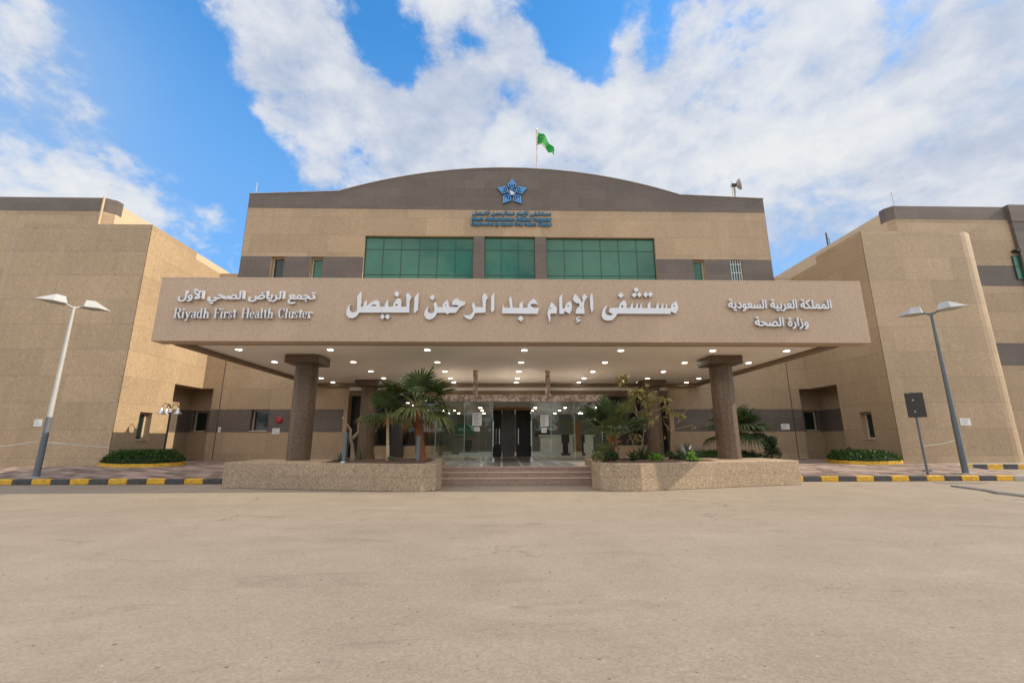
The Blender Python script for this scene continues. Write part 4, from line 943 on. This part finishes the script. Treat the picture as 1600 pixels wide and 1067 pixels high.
a = at(1294, 384, 25.0); b_ = at(1292, 364, 25.0); g = MB(); g.tube([(a.x, 25, 8.9), (a.x, 25, b_.z)], .05, 8); g.tube([(a.x + .12, 25, 8.9), (a.x + .12, 25, b_.z - .35), (a.x + .02, 25, b_.z - .3)], .02, 6)
tag(g.build_at_base('vent_pipe', M['darkframe'], (a.x, 25, 8.9)), 'short dark pipe on the roof edge beside the right wing', 'pipe')

# ------------------------------------------------------------------ kerbs
def kerb(x0, x1, y, z0, h, first, label, n_len=0.535, ends=None):
    kb = thing('kerb', ((x0 + x1) / 2, y, z0), label, 'kerb'); x = x0; k = first; protos = {}
    while x < x1 - .05:
        e_ = min(x + n_len, x1); col = 'yellow' if k % 2 else 'kerbblack'
        if ends and e_ >= x1 - .01: col = ends
        part('kerb_stone', M[col], kb, lambda g: g.frontpoly([(x + .004, z0), (e_ - .004, z0), (e_ - .004, z0 + h), (x + .004, z0 + h)], y - U(0, .008), y + .17), bevel=.02)
        x = e_; k += 1
    return kb
kerb(-8.05 - .535 * 34, -8.05, 13.46, 0.0, .155, 1, 'yellow and black kerb along the left pavement up to the planter')
kerb(8.42, 15.92, 13.46, 0.0, .155, 1, 'yellow and black kerb along the right pavement ending in a bare stone', ends='kerbbare')
kerb(15.78, 15.78 + .54 * 26, 15.5, 0.02, .36, 1, 'yellow and black kerb at the foot of the right wing by the driveway', .54)
# drain grate and hose on the road at the right
gp = atz(1500, 754.5, 0); dg_ = thing('drain_grate', (gp.x, gp.y, 0), 'small rusty drain grate in the road by the right kerb', 'drain')
part('grate_frame', M['darkframe'], dg_, lambda g: g.box(gp.x - .62, gp.x + .62, gp.y - .18, gp.y + .18, -.02, .006)); part('grate_bars', M['kerbbare'], dg_, lambda g: [g.box(gp.x - .58 + k * .13, gp.x - .51 + k * .13, gp.y - .15, gp.y + .15, 0, .012) for k in range(9)])
pts = [atz(px, py, 0.02) for px, py in ((1486, 758.5), (1500, 760.5), (1520, 763), (1545, 766.5), (1562, 770.5), (1580, 772), (1620, 777), (1700, 786))]
g = MB(); g.tube(pts, [.02, .035, .04, .04, .045, .045, .045, .045], 8); tag(g.build_at_base('pipe', M['kerbbare'], pts[2]), 'long dusty pipe lying across the road at the right edge', 'pipe')
for (pts, lab, mt, Y) in (([(0, 697), (20, 695.5), (57, 690)], 'pale rope sagging from the left lamp post towards the left edge', 'hose', 14.6), ([(73, 691), (110, 694), (170, 699)], 'pale rope sagging from the left lamp post to the left wing corner', 'hose', 14.9),
                          ([(1441, 697), (1465, 694.5), (1482, 691), (1496, 687)], 'pale rope strung between the signpost and the right lamp post', 'hose', 14.3), ([(1412, 701), (1428, 698), (1439, 697)], 'thin rope from the right wing corner to the signpost', 'bark', 14.5)):
    P_ = [at(px, py, Y) for px, py in pts]; g = MB(); g.tube(P_, .012, 6); tag(g.build_at_base('rope', M[mt], P_[0]), lab, 'rope')
# ------------------------------------------------------------------ street furniture
def street_lamp(bpx, tpx, sgn, label):
    base = atz(bpx[0], bpx[1], .17); zz = gz(base.x, base.y); base = at(bpx[0], bpx[1], max(atz(bpx[0], bpx[1], zz).y, 13.85)); top = at(tpx[0], tpx[1], base.y); x, y = base.x, base.y
    L = thing('street_lamp', (x, y, gz(x, y)), label, 'street lamp', 'double headed street lamps')
    part('base_plate', M['kerbbare'], L, lambda g: g.box(x - .24, x + .24, y - .15, y + .15, gz(x, y) - .03, gz(x, y) + .02))
    z0 = gz(x, y); zc = z0 + 1.75
    part('lower_pole', M['polegrey'], L, lambda g: g.tube([(x, y, z0 + .02), (x, y, zc)], [.085, .075], 20, cap=False), smooth=True)
    part('pole', M['lampmetal'] if sgn < 0 else M['polegrey'], L, lambda g: g.tube([(x, y, zc), (x, y, top.z)], [.066, .040], 20, cap=False), smooth=True)
    for s_ in (-1, 1):
        d = Vector((s_ * .60, (-.80 if s_ * sgn > 0 else .80), 0)).normalized(); n = Vector((-d.y, d.x, 0)); c = Vector((x, y, top.z))
        part('arm', M['lampmetal'] if sgn < 0 else M['polegrey'], L, lambda g: g.tube([c - Vector((0, 0, .06)), c + d * .26 + Vector((0, 0, .07))], .03, 8))
        def head(g):
            u = Vector((0, 0, 1)); i0 = c + d * .19 + u * .02; tip = c + d * .90 + u * .05; m_ = i0 + d * .34
            A, B_ = i0 + n * .20, i0 - n * .20; E_, F_ = m_ + n * .27 + u * .01, m_ - n * .27 + u * .01
            C_, D_ = i0 + d * .05 + n * .05 + u * .25, i0 + d * .05 - n * .05 + u * .25; G_, H_ = i0 + d * .27 + n * .05 + u * .27, i0 + d * .27 - n * .05 + u * .27
            for f in ([A, B_, D_, C_], [C_, D_, H_, G_], [G_, H_, tip], [A, C_, G_, E_], [E_, G_, tip], [B_, F_, H_, D_], [F_, tip, H_], [A, E_, F_, B_], [E_, tip, F_]): g.face(f)
        part('lamp_head', M['lampmetal'], L, head)
    return L
street_lamp((57, 741), (117, 479), -1, 'double headed street lamp on the left pavement in front of the left wing')
street_lamp((1508, 734), (1455, 489), 1, 'double headed street lamp on the right pavement in front of the right wing')
b0 = atz(1449, 737, .19); b0 = atz(1449, 737, gz(b0.x, b0.y)); t0 = at(1417, 614, b0.y); x, y = b0.x, b0.y; z0 = gz(x, y)
ts = thing('traffic_sign', (x, y, z0), 'grey signpost on the right pavement with the panel seen from behind', 'road sign')
part('pole', M['polegrey'], ts, lambda g: g.tube([(x, y, z0), (x, y, t0.z + .02)], .032, 10)); part('collar', M['polegrey'], ts, lambda g: g.box(x - .11, x + .11, y - .05, y + .05, z0 + .12, z0 + .16))
zb_ = at(1425, 652, y).z; dv = Vector((.66, -.75, 0)).normalized()
def panel(g):
    c = Vector((x, y - .05, 0)); a, b_ = c - dv * .22, c + dv * .22; n = Vector((dv.y, -dv.x, 0)) * .03
    P_ = [(a.x, a.y), (b_.x, b_.y), (b_.x + n.x, b_.y + n.y), (a.x + n.x, a.y + n.y)]; g.prism(P_ if area(P_) > 0 else P_[::-1], zb_, t0.z)
part('panel', M['darkframe'], ts, panel); part('clamp', M['lampmetal'], ts, lambda g: (g.box(x - .06, x + .06, y - .06, y + .05, zb_ + .15, zb_ + .2), g.box(x - .06, x + .06, y - .06, y + .05, t0.z - .25, t0.z - .2)))
# garden lamp with bell shades in the left hedge
b0 = at(257, 700, 16.9); t0 = at(267, 637, 16.9); x, y = b0.x, b0.y
gl = thing('garden_lamp', (x, y, GB), 'slim black garden lamp with three bell shades standing in the left hedge', 'garden lamp')
part('pole', M['black'], gl, lambda g: g.tube([(x, y, GB), (x, y, t0.z - .1)], .032, 8)); part('scroll', M['steel'], gl, lambda g: g.lathe((x, y, t0.z - .22), [(.05, 0), (.09, .05), (.05, .12), (.02, .2)], 10))
for a in (2.6, -.25, 4.4):
    d = Vector((cos(a), sin(a), 0)); c = Vector((x, y, t0.z - .05))
    ar = part('arm', M['black'], gl, lambda g: g.tube([c, c + d * .10 + Vector((0, 0, .16)), c + d * .24 + Vector((0, 0, .20)), c + d * .34 + Vector((0, 0, .05))], .014, 6))
    q = c + d * .34
    part('lamp_shade', M['steel'], gl, lambda g: g.lathe(q, [(.16, -.19), (.13, -.16), (.07, -.09), (.045, 0), (.02, .06)], 14), smooth=True)
tag(MB().prism([(x + .42 * cos(q), y + .28 * sin(q)) for q in [2 * pi * k / 14 for k in range(14)]], GB + .30, GB + .335).build_at_base('mat', M['greenmat'], (x, y, GB + .3)), 'flat green mat round the foot of the garden lamp', 'mat')
for (px, pt, lab) in ((537, 675, 'grey bollard light beside the bare stump on the left planter'), (652.5, 680, 'grey bollard light in front of the larger palm on the left planter')):
    q = at(px, 722, 12.0); zt_ = at(px, pt, 12.0).z; bl = thing('bollard_light', (q.x, 12.0, .67), lab, 'bollard light', 'bollard lights on the left planter')
    part('post', M['polegrey'], bl, lambda g: g.lathe((q.x, 12.0, .655), [(.055, 0), (.055, zt_ - .655 - .12)], 14)); part('lamp_head', M['polegrey'], bl, lambda g: g.lathe((q.x, 12.0, zt_ - .118), [(.062, 0), (.062, .09), (.045, .115)], 14)); part('base_flange', M['steel'], bl, lambda g: g.lathe((q.x, 12.0, .652), [(.09, 0), (.085, .03)], 14))

# ------------------------------------------------------------------ planting
def leaf(mb, p, d, n, L, W, m=0, fold=0.0):
    """a pointed leaf from p along d, face normal n"""
    d = d.normalized(); s = d.cross(n).normalized(); nn = s.cross(d)
    a = p + d * L * .45 + s * W / 2 + nn * fold; b_ = p + d * L * .45 - s * W / 2 + nn * fold; t_ = p + d * L
    i = len(mb.v); mb.v += [tuple(p), tuple(a), tuple(t_), tuple(b_)]; mb.f += [(i, i + 1, i + 2), (i, i + 2, i + 3)]; mb.m += [m, m]
def rdir(): 
    while True:
        v = Vector((U(-1, 1), U(-1, 1), U(-1, 1)))
        if .1 < v.length < 1: return v.normalized()
def hedge_bed(outline, h, label, nleaf, kerb_front):
    cx_ = sum(p[0] for p in outline) / len(outline); cy_ = sum(p[1] for p in outline) / len(outline)
    hb_ = thing('hedge_bed', (cx_, cy_, GB), label, 'hedge', 'low clipped hedge beds with yellow kerbs')
    # smooth outline
    P_ = []
    n = len(outline)
    for k in range(n):
        a, b_, c, d = (Vector((*outline[(k + q) % n], 0)) for q in (-1, 0, 1, 2))
        for q in range(5):
            s = q / 5; P_.append(.5 * ((2 * b_) + (c - a) * s + (2 * a - 5 * b_ + 4 * c - d) * s * s + (3 * b_ - a - 3 * c + d) * s ** 3))
    kb = MB(); N = len(P_); C_ = Vector((cx_, cy_, 0))
    for k in range(N):
        a, b_ = P_[k], P_[(k + 1) % N]; ai, bi = a + (C_ - a) * min(.4, .11 / (C_ - a).length), b_ + (C_ - b_) * min(.4, .11 / (C_ - b_).length)
        za, zb2 = gz(a.x, a.y) - .02, gz(b_.x, b_.y) - .02
        kb.face([(a.x, a.y, za), (b_.x, b_.y, zb2), (b_.x, b_.y, zb2 + .13), (a.x, a.y, za + .13)]); kb.face([(a.x, a.y, za + .13), (b_.x, b_.y, zb2 + .13), (bi.x, bi.y, zb2 + .13), (ai.x, ai.y, za + .13)])
    kb.build('bed_kerb', M['yellow'], hb_)
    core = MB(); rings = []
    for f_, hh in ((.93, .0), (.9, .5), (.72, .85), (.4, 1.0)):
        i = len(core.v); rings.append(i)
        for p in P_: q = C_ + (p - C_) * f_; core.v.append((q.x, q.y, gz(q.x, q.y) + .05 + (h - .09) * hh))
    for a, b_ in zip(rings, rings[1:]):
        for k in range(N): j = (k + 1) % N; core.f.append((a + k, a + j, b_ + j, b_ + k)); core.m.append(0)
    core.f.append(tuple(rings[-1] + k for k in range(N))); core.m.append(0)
    core.build('hedge_dome', M['hedgecore'], hb_)  # closed dark green dome under the leaves
    lf = MB()
    for _ in range(nleaf):
        k = int(R() * N); f_ = sqrt(R()) * .98; p = C_ + (P_[k] + (P_[(k + 1) % N] - P_[k]) * R() - C_) * f_
        hh = h * (1 - max(0, f_ - .35) ** 2 * 1.15) * U(.88, 1.08)
        if f_ > .88: hh *= U(.15, 1)
        lf_d = (rdir() + Vector((0, 0, .6))).normalized(); p.z = gz(p.x, p.y) + .03 + hh
        leaf(lf, p, lf_d, rdir(), U(.06, .11), U(.03, .05))
    for _ in range(nleaf // 14):     # stray shoots
        k = int(R() * N); p = C_ + (P_[k] - C_) * U(.1, .8); p.z = gz(p.x, p.y) + h * .95
        for q in range(4): leaf(lf, p + Vector((U(-.03, .03), U(-.03, .03), q * .035)), (rdir() + Vector((0, 0, 1))), rdir(), .09, .04)
    lf.build('foliage', M['hedge'], hb_)
    return hb_
def zpx(lst, z=GB): return [(atz(px, py, z).x, atz(px, py, z).y) for px, py in lst]
hedge_bed([(-13.70, 15.90), (-13.2, 15.62), (-12.4, 15.52), (-11.5, 15.60), (-11.15, 16.1), (-11.5, 16.9), (-12.3, 17.5), (-13.3, 17.6), (-13.38, 16.6)], .40, 'low clipped hedge bed at the corner of the left wing under the garden lamp', 5200, None)
hedge_bed([(14.30, 15.95), (13.6, 15.60), (12.8, 15.55), (12.15, 15.75), (12.1, 16.5), (12.5, 17.3), (13.2, 17.7), (14.15, 17.8), (14.2, 16.8)], .32, 'low clipped hedge bed at the corner of the right wing', 4200, None)
hedge_bed([(10.35, 17.3), (9.6, 16.9), (8.3, 16.7), (7.0, 16.8), (6.75, 17.6), (7.4, 18.4), (9.0, 18.6), (10.1, 18.2)], .30, 'low hedge bed behind the right planter under a fan palm', 2600, None)

def fan_leaf(mb, mbp, base, d, petL, Rb, nseg=22, spread=2.0, droop=.35, m=0):
    """petiole then a pleated fan of narrow drooping segments"""
    d = d.normalized(); up = Vector((0, 0, 1)); side = d.cross(up)
    side = side.normalized() if side.length > .05 else Vector((1, 0, 0)); nrm = side.cross(d).normalized()
    pts = [base + d * petL * s + Vector((0, 0, -.12 * petL * s * s)) for s in (0, .35, .7, 1)]
    mbp.tube(pts, [.018, .013, .011, .009], 5)
    c = pts[-1]; d2 = (d + Vector((0, 0, -.22))).normalized(); nrm = side.cross(d2).normalized()
    for k in range(nseg):
        a = -spread + 2 * spread * k / (nseg - 1) + U(-.03, .03); L = Rb * (0.72 + .28 * cos(a * .8)) * U(.9, 1.06)
        e = d2 * cos(a) + side * sin(a); w_dir = (-d2 * sin(a) + side * cos(a))
        w0, w1 = L * .018, L * .5 * (2 * spread / nseg) * .62
        p0, p1 = c, c + e * L * .52 + nrm * .05 * L; p2 = c + e * L * .83 + Vector((0, 0, -droop * L * .25)); p3 = c + e * L * .98 + Vector((0, 0, -droop * L * U(.55, 1.0)))
        f_ = nrm * (.02 * L if k % 2 else -.02 * L)
        i = len(mb.v)
        mb.v += [tuple(q) for q in (p0 + w_dir * w0, p0 - w_dir * w0, p1 + w_dir * w1 + f_, p1 - w_dir * w1 - f_, p2 + w_dir * w1 * .55, p2 - w_dir * w1 * .55, p3)]
        mb.f += [(i, i + 1, i + 3, i + 2), (i + 2, i + 3, i + 5, i + 4), (i + 4, i + 5, i + 6)]; mb.m += [m] * 3
def fan_palm(loc, top, tr, leaves, label, seed, trunk='trunkred', skirt=True):
    random.seed(seed); loc = Vector(loc); top = Vector(top)
    T = thing('palm_tree', loc, label, 'palm tree')
    mid = loc.lerp(top, .5) + Vector((U(-.03, .03), 0, 0)); pts = []; rr = []
    for k in range(17):
        s = k / 16; p = loc.lerp(top, s) + (mid - loc.lerp(top, .5)) * sin(pi * s); pts.append(p); rr.append(tr * (1.15 - .35 * s) * (1 + (.07 if k % 2 else -.05)) * (1.25 if k == 0 else 1))
    tk = MB(); tk.tube(pts, rr, 12)
    if trunk == 'trunkred':                                   # old leaf bases
        for k in range(70):
            s = k / 70; a = k * 2.4; p = loc.lerp(top, s); o_ = Vector((cos(a), sin(a), 0)); r = tr * (1.1 - .3 * s)
            leaf(tk, p + o_ * r * .85, o_ * .55 + Vector((0, 0, 1)), o_, tr * 1.1, tr * .75)
    tk.build('trunk', M[trunk], T)
    if skirt:
        sk = MB()
        for k in range(60):
            a = U(0, 2 * pi); o_ = Vector((cos(a), sin(a), 0)); p = top + o_ * tr * .7 + Vector((0, 0, U(-.12, .10))); leaf(sk, p, o_ * U(.3, 1.0) + Vector((0, 0, U(-1.2, .2))), o_.cross(Vector((0, 0, 1))), U(.10, .26), .03)
        sk.build('dry_fibre', M['drypalm'], T)
    cr, pe = MB(), MB()
    for (az, el, pl, rb, mi) in leaves:
        d = Vector((cos(az) * cos(el), sin(az) * cos(el), sin(el))); fan_leaf(cr, pe, top + d * tr * .5, d, pl, rb, spread=1.75, droop=.10 + .45 * max(0, .9 - el), m=mi)
    cr.build('crown', [M['palm'], M['palmlow'], M['drypalm']], T); pe.build('petioles', M['petiole'], T)
    return T
A1, A1t = at(606, 722, 12.0), at(606, 650, 12.0)
random.seed(3)
fan_palm((A1.x, 12.0, .66), A1t, .04, [(U(0, 6.3), U(.1, 1.25) if k < 10 else U(-.35, .15), U(.28, .42), U(.40, .55), 0 if k < 9 else 1) for k in range(14)], 'smaller fan palm with a thin pale stem on the left planter', 11, 'trunkpale')
A2, A2t = at(658, 722, 12.5), at(652, 637, 12.5)
random.seed(5)
lv = [(k * 2.4 + U(-.3, .3), 1.25 - k * .085 + U(-.08, .08), U(.50, .72), U(.60, .82), 0 if k < 13 else 1) for k in range(19)] + [(.6, -.75, .35, .45, 2), (3.9, -.8, .3, .4, 2)]
fan_palm((A2.x, 12.5, .66), A2t, .12, lv, 'larger fan palm with a rusty fibrous trunk on the left planter', 12)
A3, A3t = at(955, 722, 12.4), at(957, 686, 12.4)
random.seed(8)
lv = [(k * 2.4 + U(-.3, .3), 1.45 - k * .045 + U(-.06, .06), U(.45, 1.0), U(.42, .60), 0 if k % 5 else 1) for k in range(24)]
fan_palm((A3.x, 12.4, .66), A3t, .09, lv, 'upright palm with a short orange trunk beside the steps on the right planter', 13)
A4 = at(1150, 712, 17.4); A4t = at(1152, 676, 17.4)
random.seed(9)
lv = [(k * 2.4 + U(-.3, .3), 1.3 - k * .06 + U(-.08, .08), U(.45, .75), U(.65, .9), 0) for k in range(24)]
fan_palm((A4.x, 17.4, GB), A4t, .12, lv, 'bushy fan palm behind the right front column in the rear hedge bed', 14)
random.seed(21)
def shrub(label, cat, Y, ox, oy, sc, branches, clusters, leafm, nl, L, W_, bark='bark', r0=.03, droop=.8, name='shrub', spread=.13):
    pt = lambda x, y: at(ox + x / sc, oy + y / sc, Y)
    root = pt(*branches[0][0]); T = thing(name, root, label, cat); bm_ = MB()
    for bi, br in enumerate(branches):
        P_ = [pt(*q) + Vector((0, (0 if (bi == 0 or k == 0) else U(-.15, .15)), 0)) for k, q in enumerate(br)]; ra = r0 * (1 if bi == 0 else .55)
        bm_.tube(P_, [ra * (1 - .6 * k / (len(P_) - 1)) for k in range(len(P_))], 7)
    bm_.build('branches', M[bark], T)
    lf = MB()
    for (x, y) in clusters:
        c = pt(x, y) + Vector((0, U(-.2, .2), 0))
        for _ in range(nl): d = rdir() + Vector((0, 0, -droop)); leaf(lf, c + rdir() * U(0, spread), d, rdir(), L * U(.7, 1.2), W_ * U(.7, 1.2), fold=.01)
    if clusters: lf.build('foliage', M[leafm], T)
    return T
Z4 = (900, 570, 6.277)
shrub('tall sparse shrub with drooping yellowing leaves on the right planter', 'shrub', 12.6, *Z4,
      [[(655, 905), (650, 760), (665, 640)], [(665, 640), (600, 530), (530, 370), (510, 250)], [(640, 560), (580, 400), (440, 370)], [(665, 640), (720, 480), (780, 450), (870, 405)], [(610, 560), (640, 500), (700, 400), (745, 330)], [(600, 500), (560, 330), (480, 220), (450, 130)], [(870, 405), (960, 450), (1010, 490)]],
      [(540, 250), (600, 290), (575, 320), (650, 240), (690, 310), (650, 350), (740, 300), (710, 390), (690, 450), (660, 480), (740, 350), (840, 330), (900, 410), (950, 440), (1010, 490), (720, 520), (455, 110), (440, 130), (480, 120), (540, 300), (620, 250), (700, 420)], 'yellowleaf', 17, .20, .075)
shrub('low bare forked shrub with a few yellow leaves right of the palm', 'shrub', 12.3, *Z4, [[(572, 900), (560, 780), (540, 710)], [(540, 710), (505, 640)], [(555, 760), (590, 680)]], [(580, 680), (620, 720), (600, 700), (560, 690)], 'yellowleaf', 9, .15, .06, r0=.016)
shrub('nearly leafless shrub with reddish tips in front of the dark band on the right', 'shrub', 12.9, *Z4, [[(930, 940), (932, 760), (930, 650)], [(930, 650), (890, 580), (862, 510)], [(930, 650), (985, 600), (1040, 520)], [(955, 640), (1080, 600), (1160, 585)], [(1000, 570), (1090, 420), (1130, 380)]], [(1150, 385), (1090, 430), (1165, 600), (865, 515), (860, 700), (850, 730)], 'yellowleaf', 3, .11, .04, r0=.022, spread=.05)
Z5 = (520, 540, 5.333)
shrub('cut pale stump with two bare twigs on the left planter', 'stump', 12.2, *Z5, [[(165, 965), (165, 900), (160, 835)], [(165, 840), (155, 770), (150, 700), (100, 610), (78, 598)], [(160, 775), (215, 720), (225, 640), (215, 628)]], [], 'shrub', 0, 1, 1, r0=.085, name='bare_stump')
def rosette(label, q, n, L, W_, matn, seed, el0=.35, el1=1.4, cat='agave', name='agave', pale=0):
    random.seed(seed); q = Vector(q); T = thing(name, q, label, cat); g = MB()
    for k in range(n):
        a = k * 2.4 + U(-.2, .2); el = el1 - (el1 - el0) * k / n; d = Vector((cos(a) * cos(el), sin(a) * cos(el), sin(el))); s = d.cross(Vector((0, 0, 1))).normalized(); u = s.cross(d); l_ = L * U(.8, 1.1)
        i = len(g.v); m_ = 1 if (pale and k % pale == 0) else 0
        for f_, w_ in ((0, .5), (.3, 1), (.65, .75)):
            p = q + d * l_ * f_ - Vector((0, 0, .12 * l_ * f_ * f_)); g.v += [tuple(p + s * W_ * w_ / 2 + u * W_ * .25), tuple(p - u * W_ * .08), tuple(p - s * W_ * w_ / 2 + u * W_ * .25)]
        g.v.append(tuple(q + d * l_ - Vector((0, 0, .12 * l_))))
        for r in (0, 3): g.f += [(i + r, i + r + 1, i + r + 4, i + r + 3), (i + r + 1, i + r + 2, i + r + 5, i + r + 4)]; g.m += [m_] * 2
        g.f += [(i + 6, i + 7, i + 9), (i + 7, i + 8, i + 9)]; g.m += [m_] * 2
    g.build('leaves', [M[matn], M['agavepale']], T); return T
def P12(px, Y=12.2): v = at(px, 720, Y); return (v.x, Y, .66)
rosette('large agave with some pale striped leaves near the right front column', P12(1075, 12.5), 34, .58, .075, 'agave', 31, pale=4)
rosette('dark strappy plant at the foot of the yellowing shrub', P12(1004, 12.1), 26, .52, .05, 'shrub', 32, cat='plant', name='strap_plant')
rosette('dark strappy plant between the palm and the yellowing shrub', P12(990, 11.9), 20, .38, .05, 'shrub', 33, cat='plant', name='strap_plant')
rosette('small blue green agave at the left end of the planted soil', P12(533, 12.1), 22, .32, .05, 'agave', 34, el0=.15)
rosette('thin grassy plant right of the cut stump', P12(563, 12.4), 16, .5, .022, 'palm', 35, el0=.3, cat='plant', name='strap_plant')
def bush(label, q, rx, rz, n, L, W_, matn, seed, name='bush', ry=None, stem=True):
    random.seed(seed); q = Vector(q); T = thing(name, q, label, 'plant'); g = MB(); ry = ry or rx
    cl = [(Vector((U(-1, 1) * rx * .7, U(-1, 1) * ry * .7, U(.15, 1) * rz * 1.6))) for _ in range(9)]
    for _ in range(n):
        c = random.choice(cl); p = q + c + Vector((U(-1, 1) * rx, U(-1, 1) * ry, U(-1, 1) * rz)) * .38; p.z = max(p.z, q.z + .01); leaf(g, p, rdir() + Vector((0, 0, .4)), rdir(), L * U(.7, 1.25), W_ * U(.7, 1.25), fold=.006)
    g.build('foliage', M[matn], T)
    if stem:
        s = MB()
        for c in cl: s.tube([q, q + c * .55 + Vector((U(-.03, .03), 0, 0)), q + c], [.012, .008, .005], 5)
        s.build('stems', M['bark'], T)
    return T
bush('yellow green feathery bush at the foot of the upright palm', P12(942, 12.0), .30, .26, 500, .13, .03, 'palmlow', 41)
bush('dark leafy bush beside the feathery bush by the steps', P12(957, 11.8), .16, .16, 160, .12, .05, 'shrub', 42)
bush('bright green ground plant below the rear column on the right planter', P12(1030, 11.9), .28, .10, 330, .09, .055, 'bright', 43)
bush('bright green ground plant in front of the large agave', P12(1082, 12.1), .22, .11, 260, .09, .055, 'bright', 44)
bush('dull green ground plant between the two bright green plants', P12(1055, 12.2), .22, .13, 220, .10, .05, 'shrub', 45)
bush('small yellow green seedling between the two palms', P12(612, 11.9), .08, .07, 70, .08, .04, 'palmlow', 46)
bush('small dark round shrub in the rear hedge bed right of the fan palm', (at(1207, 707, 17.5).x, 17.5, GB + .1), .32, .42, 900, .11, .055, 'shrub', 47, name='round_shrub')
# small floodlight half hidden in the right hedge
q = at(1327, 702, 17.2); fd = thing('floodlight', (q.x, 17.2, GB), 'small black floodlight poking out of the right hedge bed', 'floodlight')
part('stake', M['black'], fd, lambda g: g.tube([(q.x, 17.2, GB), (q.x, 17.2, q.z)], .015, 6)); part('lamp_head', M['black'], fd, lambda g: g.lathe((q.x, 17.2, q.z), [(.05, -.08), (.09, .05), (.08, .055)], 12, axis=(-.5, -.2, .5)))
q0, q1 = at(1343, 714, 16.3), at(1386, 706, 16.3); g = MB(); g.tube([q0, q1], .015, 6); tag(g.build_at_base('stick', M['pole'], q0), 'pale stick lying on the right hedge bed', 'stick')

# ------------------------------------------------------------------ far side of the road, behind the camera: what the porch glass mirrors
random.seed(77)
tr0 = thing('roadside_tree', (-38, -25, 0), 'leafy dark green tree across the road, mirrored in the porch glass', 'tree', 'trees across the road')
def ttrunk(g):
    g.tube([(-38, -25, 0), (-37.95, -25, 1.2), (-38.05, -25.05, 2.6)], [.2, .16, .13], 9)
    for k in range(6):
        a = k * 1.05; g.tube([(-38.03, -25.03, 2.2 + .08 * k), (-38 + .8 * cos(a), -25 + .8 * sin(a), 3.3), (-38 + 1.7 * cos(a), -25 + 1.7 * sin(a), 4.6)], [.09, .06, .02], 6)
part('trunk', M['bark'], tr0, ttrunk)
def tcrown(g):
    cl = [Vector((-38, -25, 4.6)) + Vector((U(-2.1, 2.1), U(-2.1, 2.1), U(-1.6, 2.1))) for _ in range(16)]
    for _ in range(2600): c = random.choice(cl); leaf(g, c + rdir() * U(.1, 1.0), rdir(), rdir(), U(.25, .4), U(.13, .2))
part('crown', M['shrub'], tr0, tcrown)
for k in range(1, 14):
    c = copy_tree(tr0); c.location = (-38 + k * 5.9 + U(-1, 1), -25 + U(-2, 2), 0); c.rotation_euler.z = U(0, 6.3); q = U(.85, 1.2); c.scale = (q, q, q)
tag(MB().box(-60, 60, -30.3, -30, 0, 2.6).build_at_base('boundary_wall', M['paint'], (0, -30, 0)), 'plain sand coloured boundary wall beyond the trees across the road', 'wall')
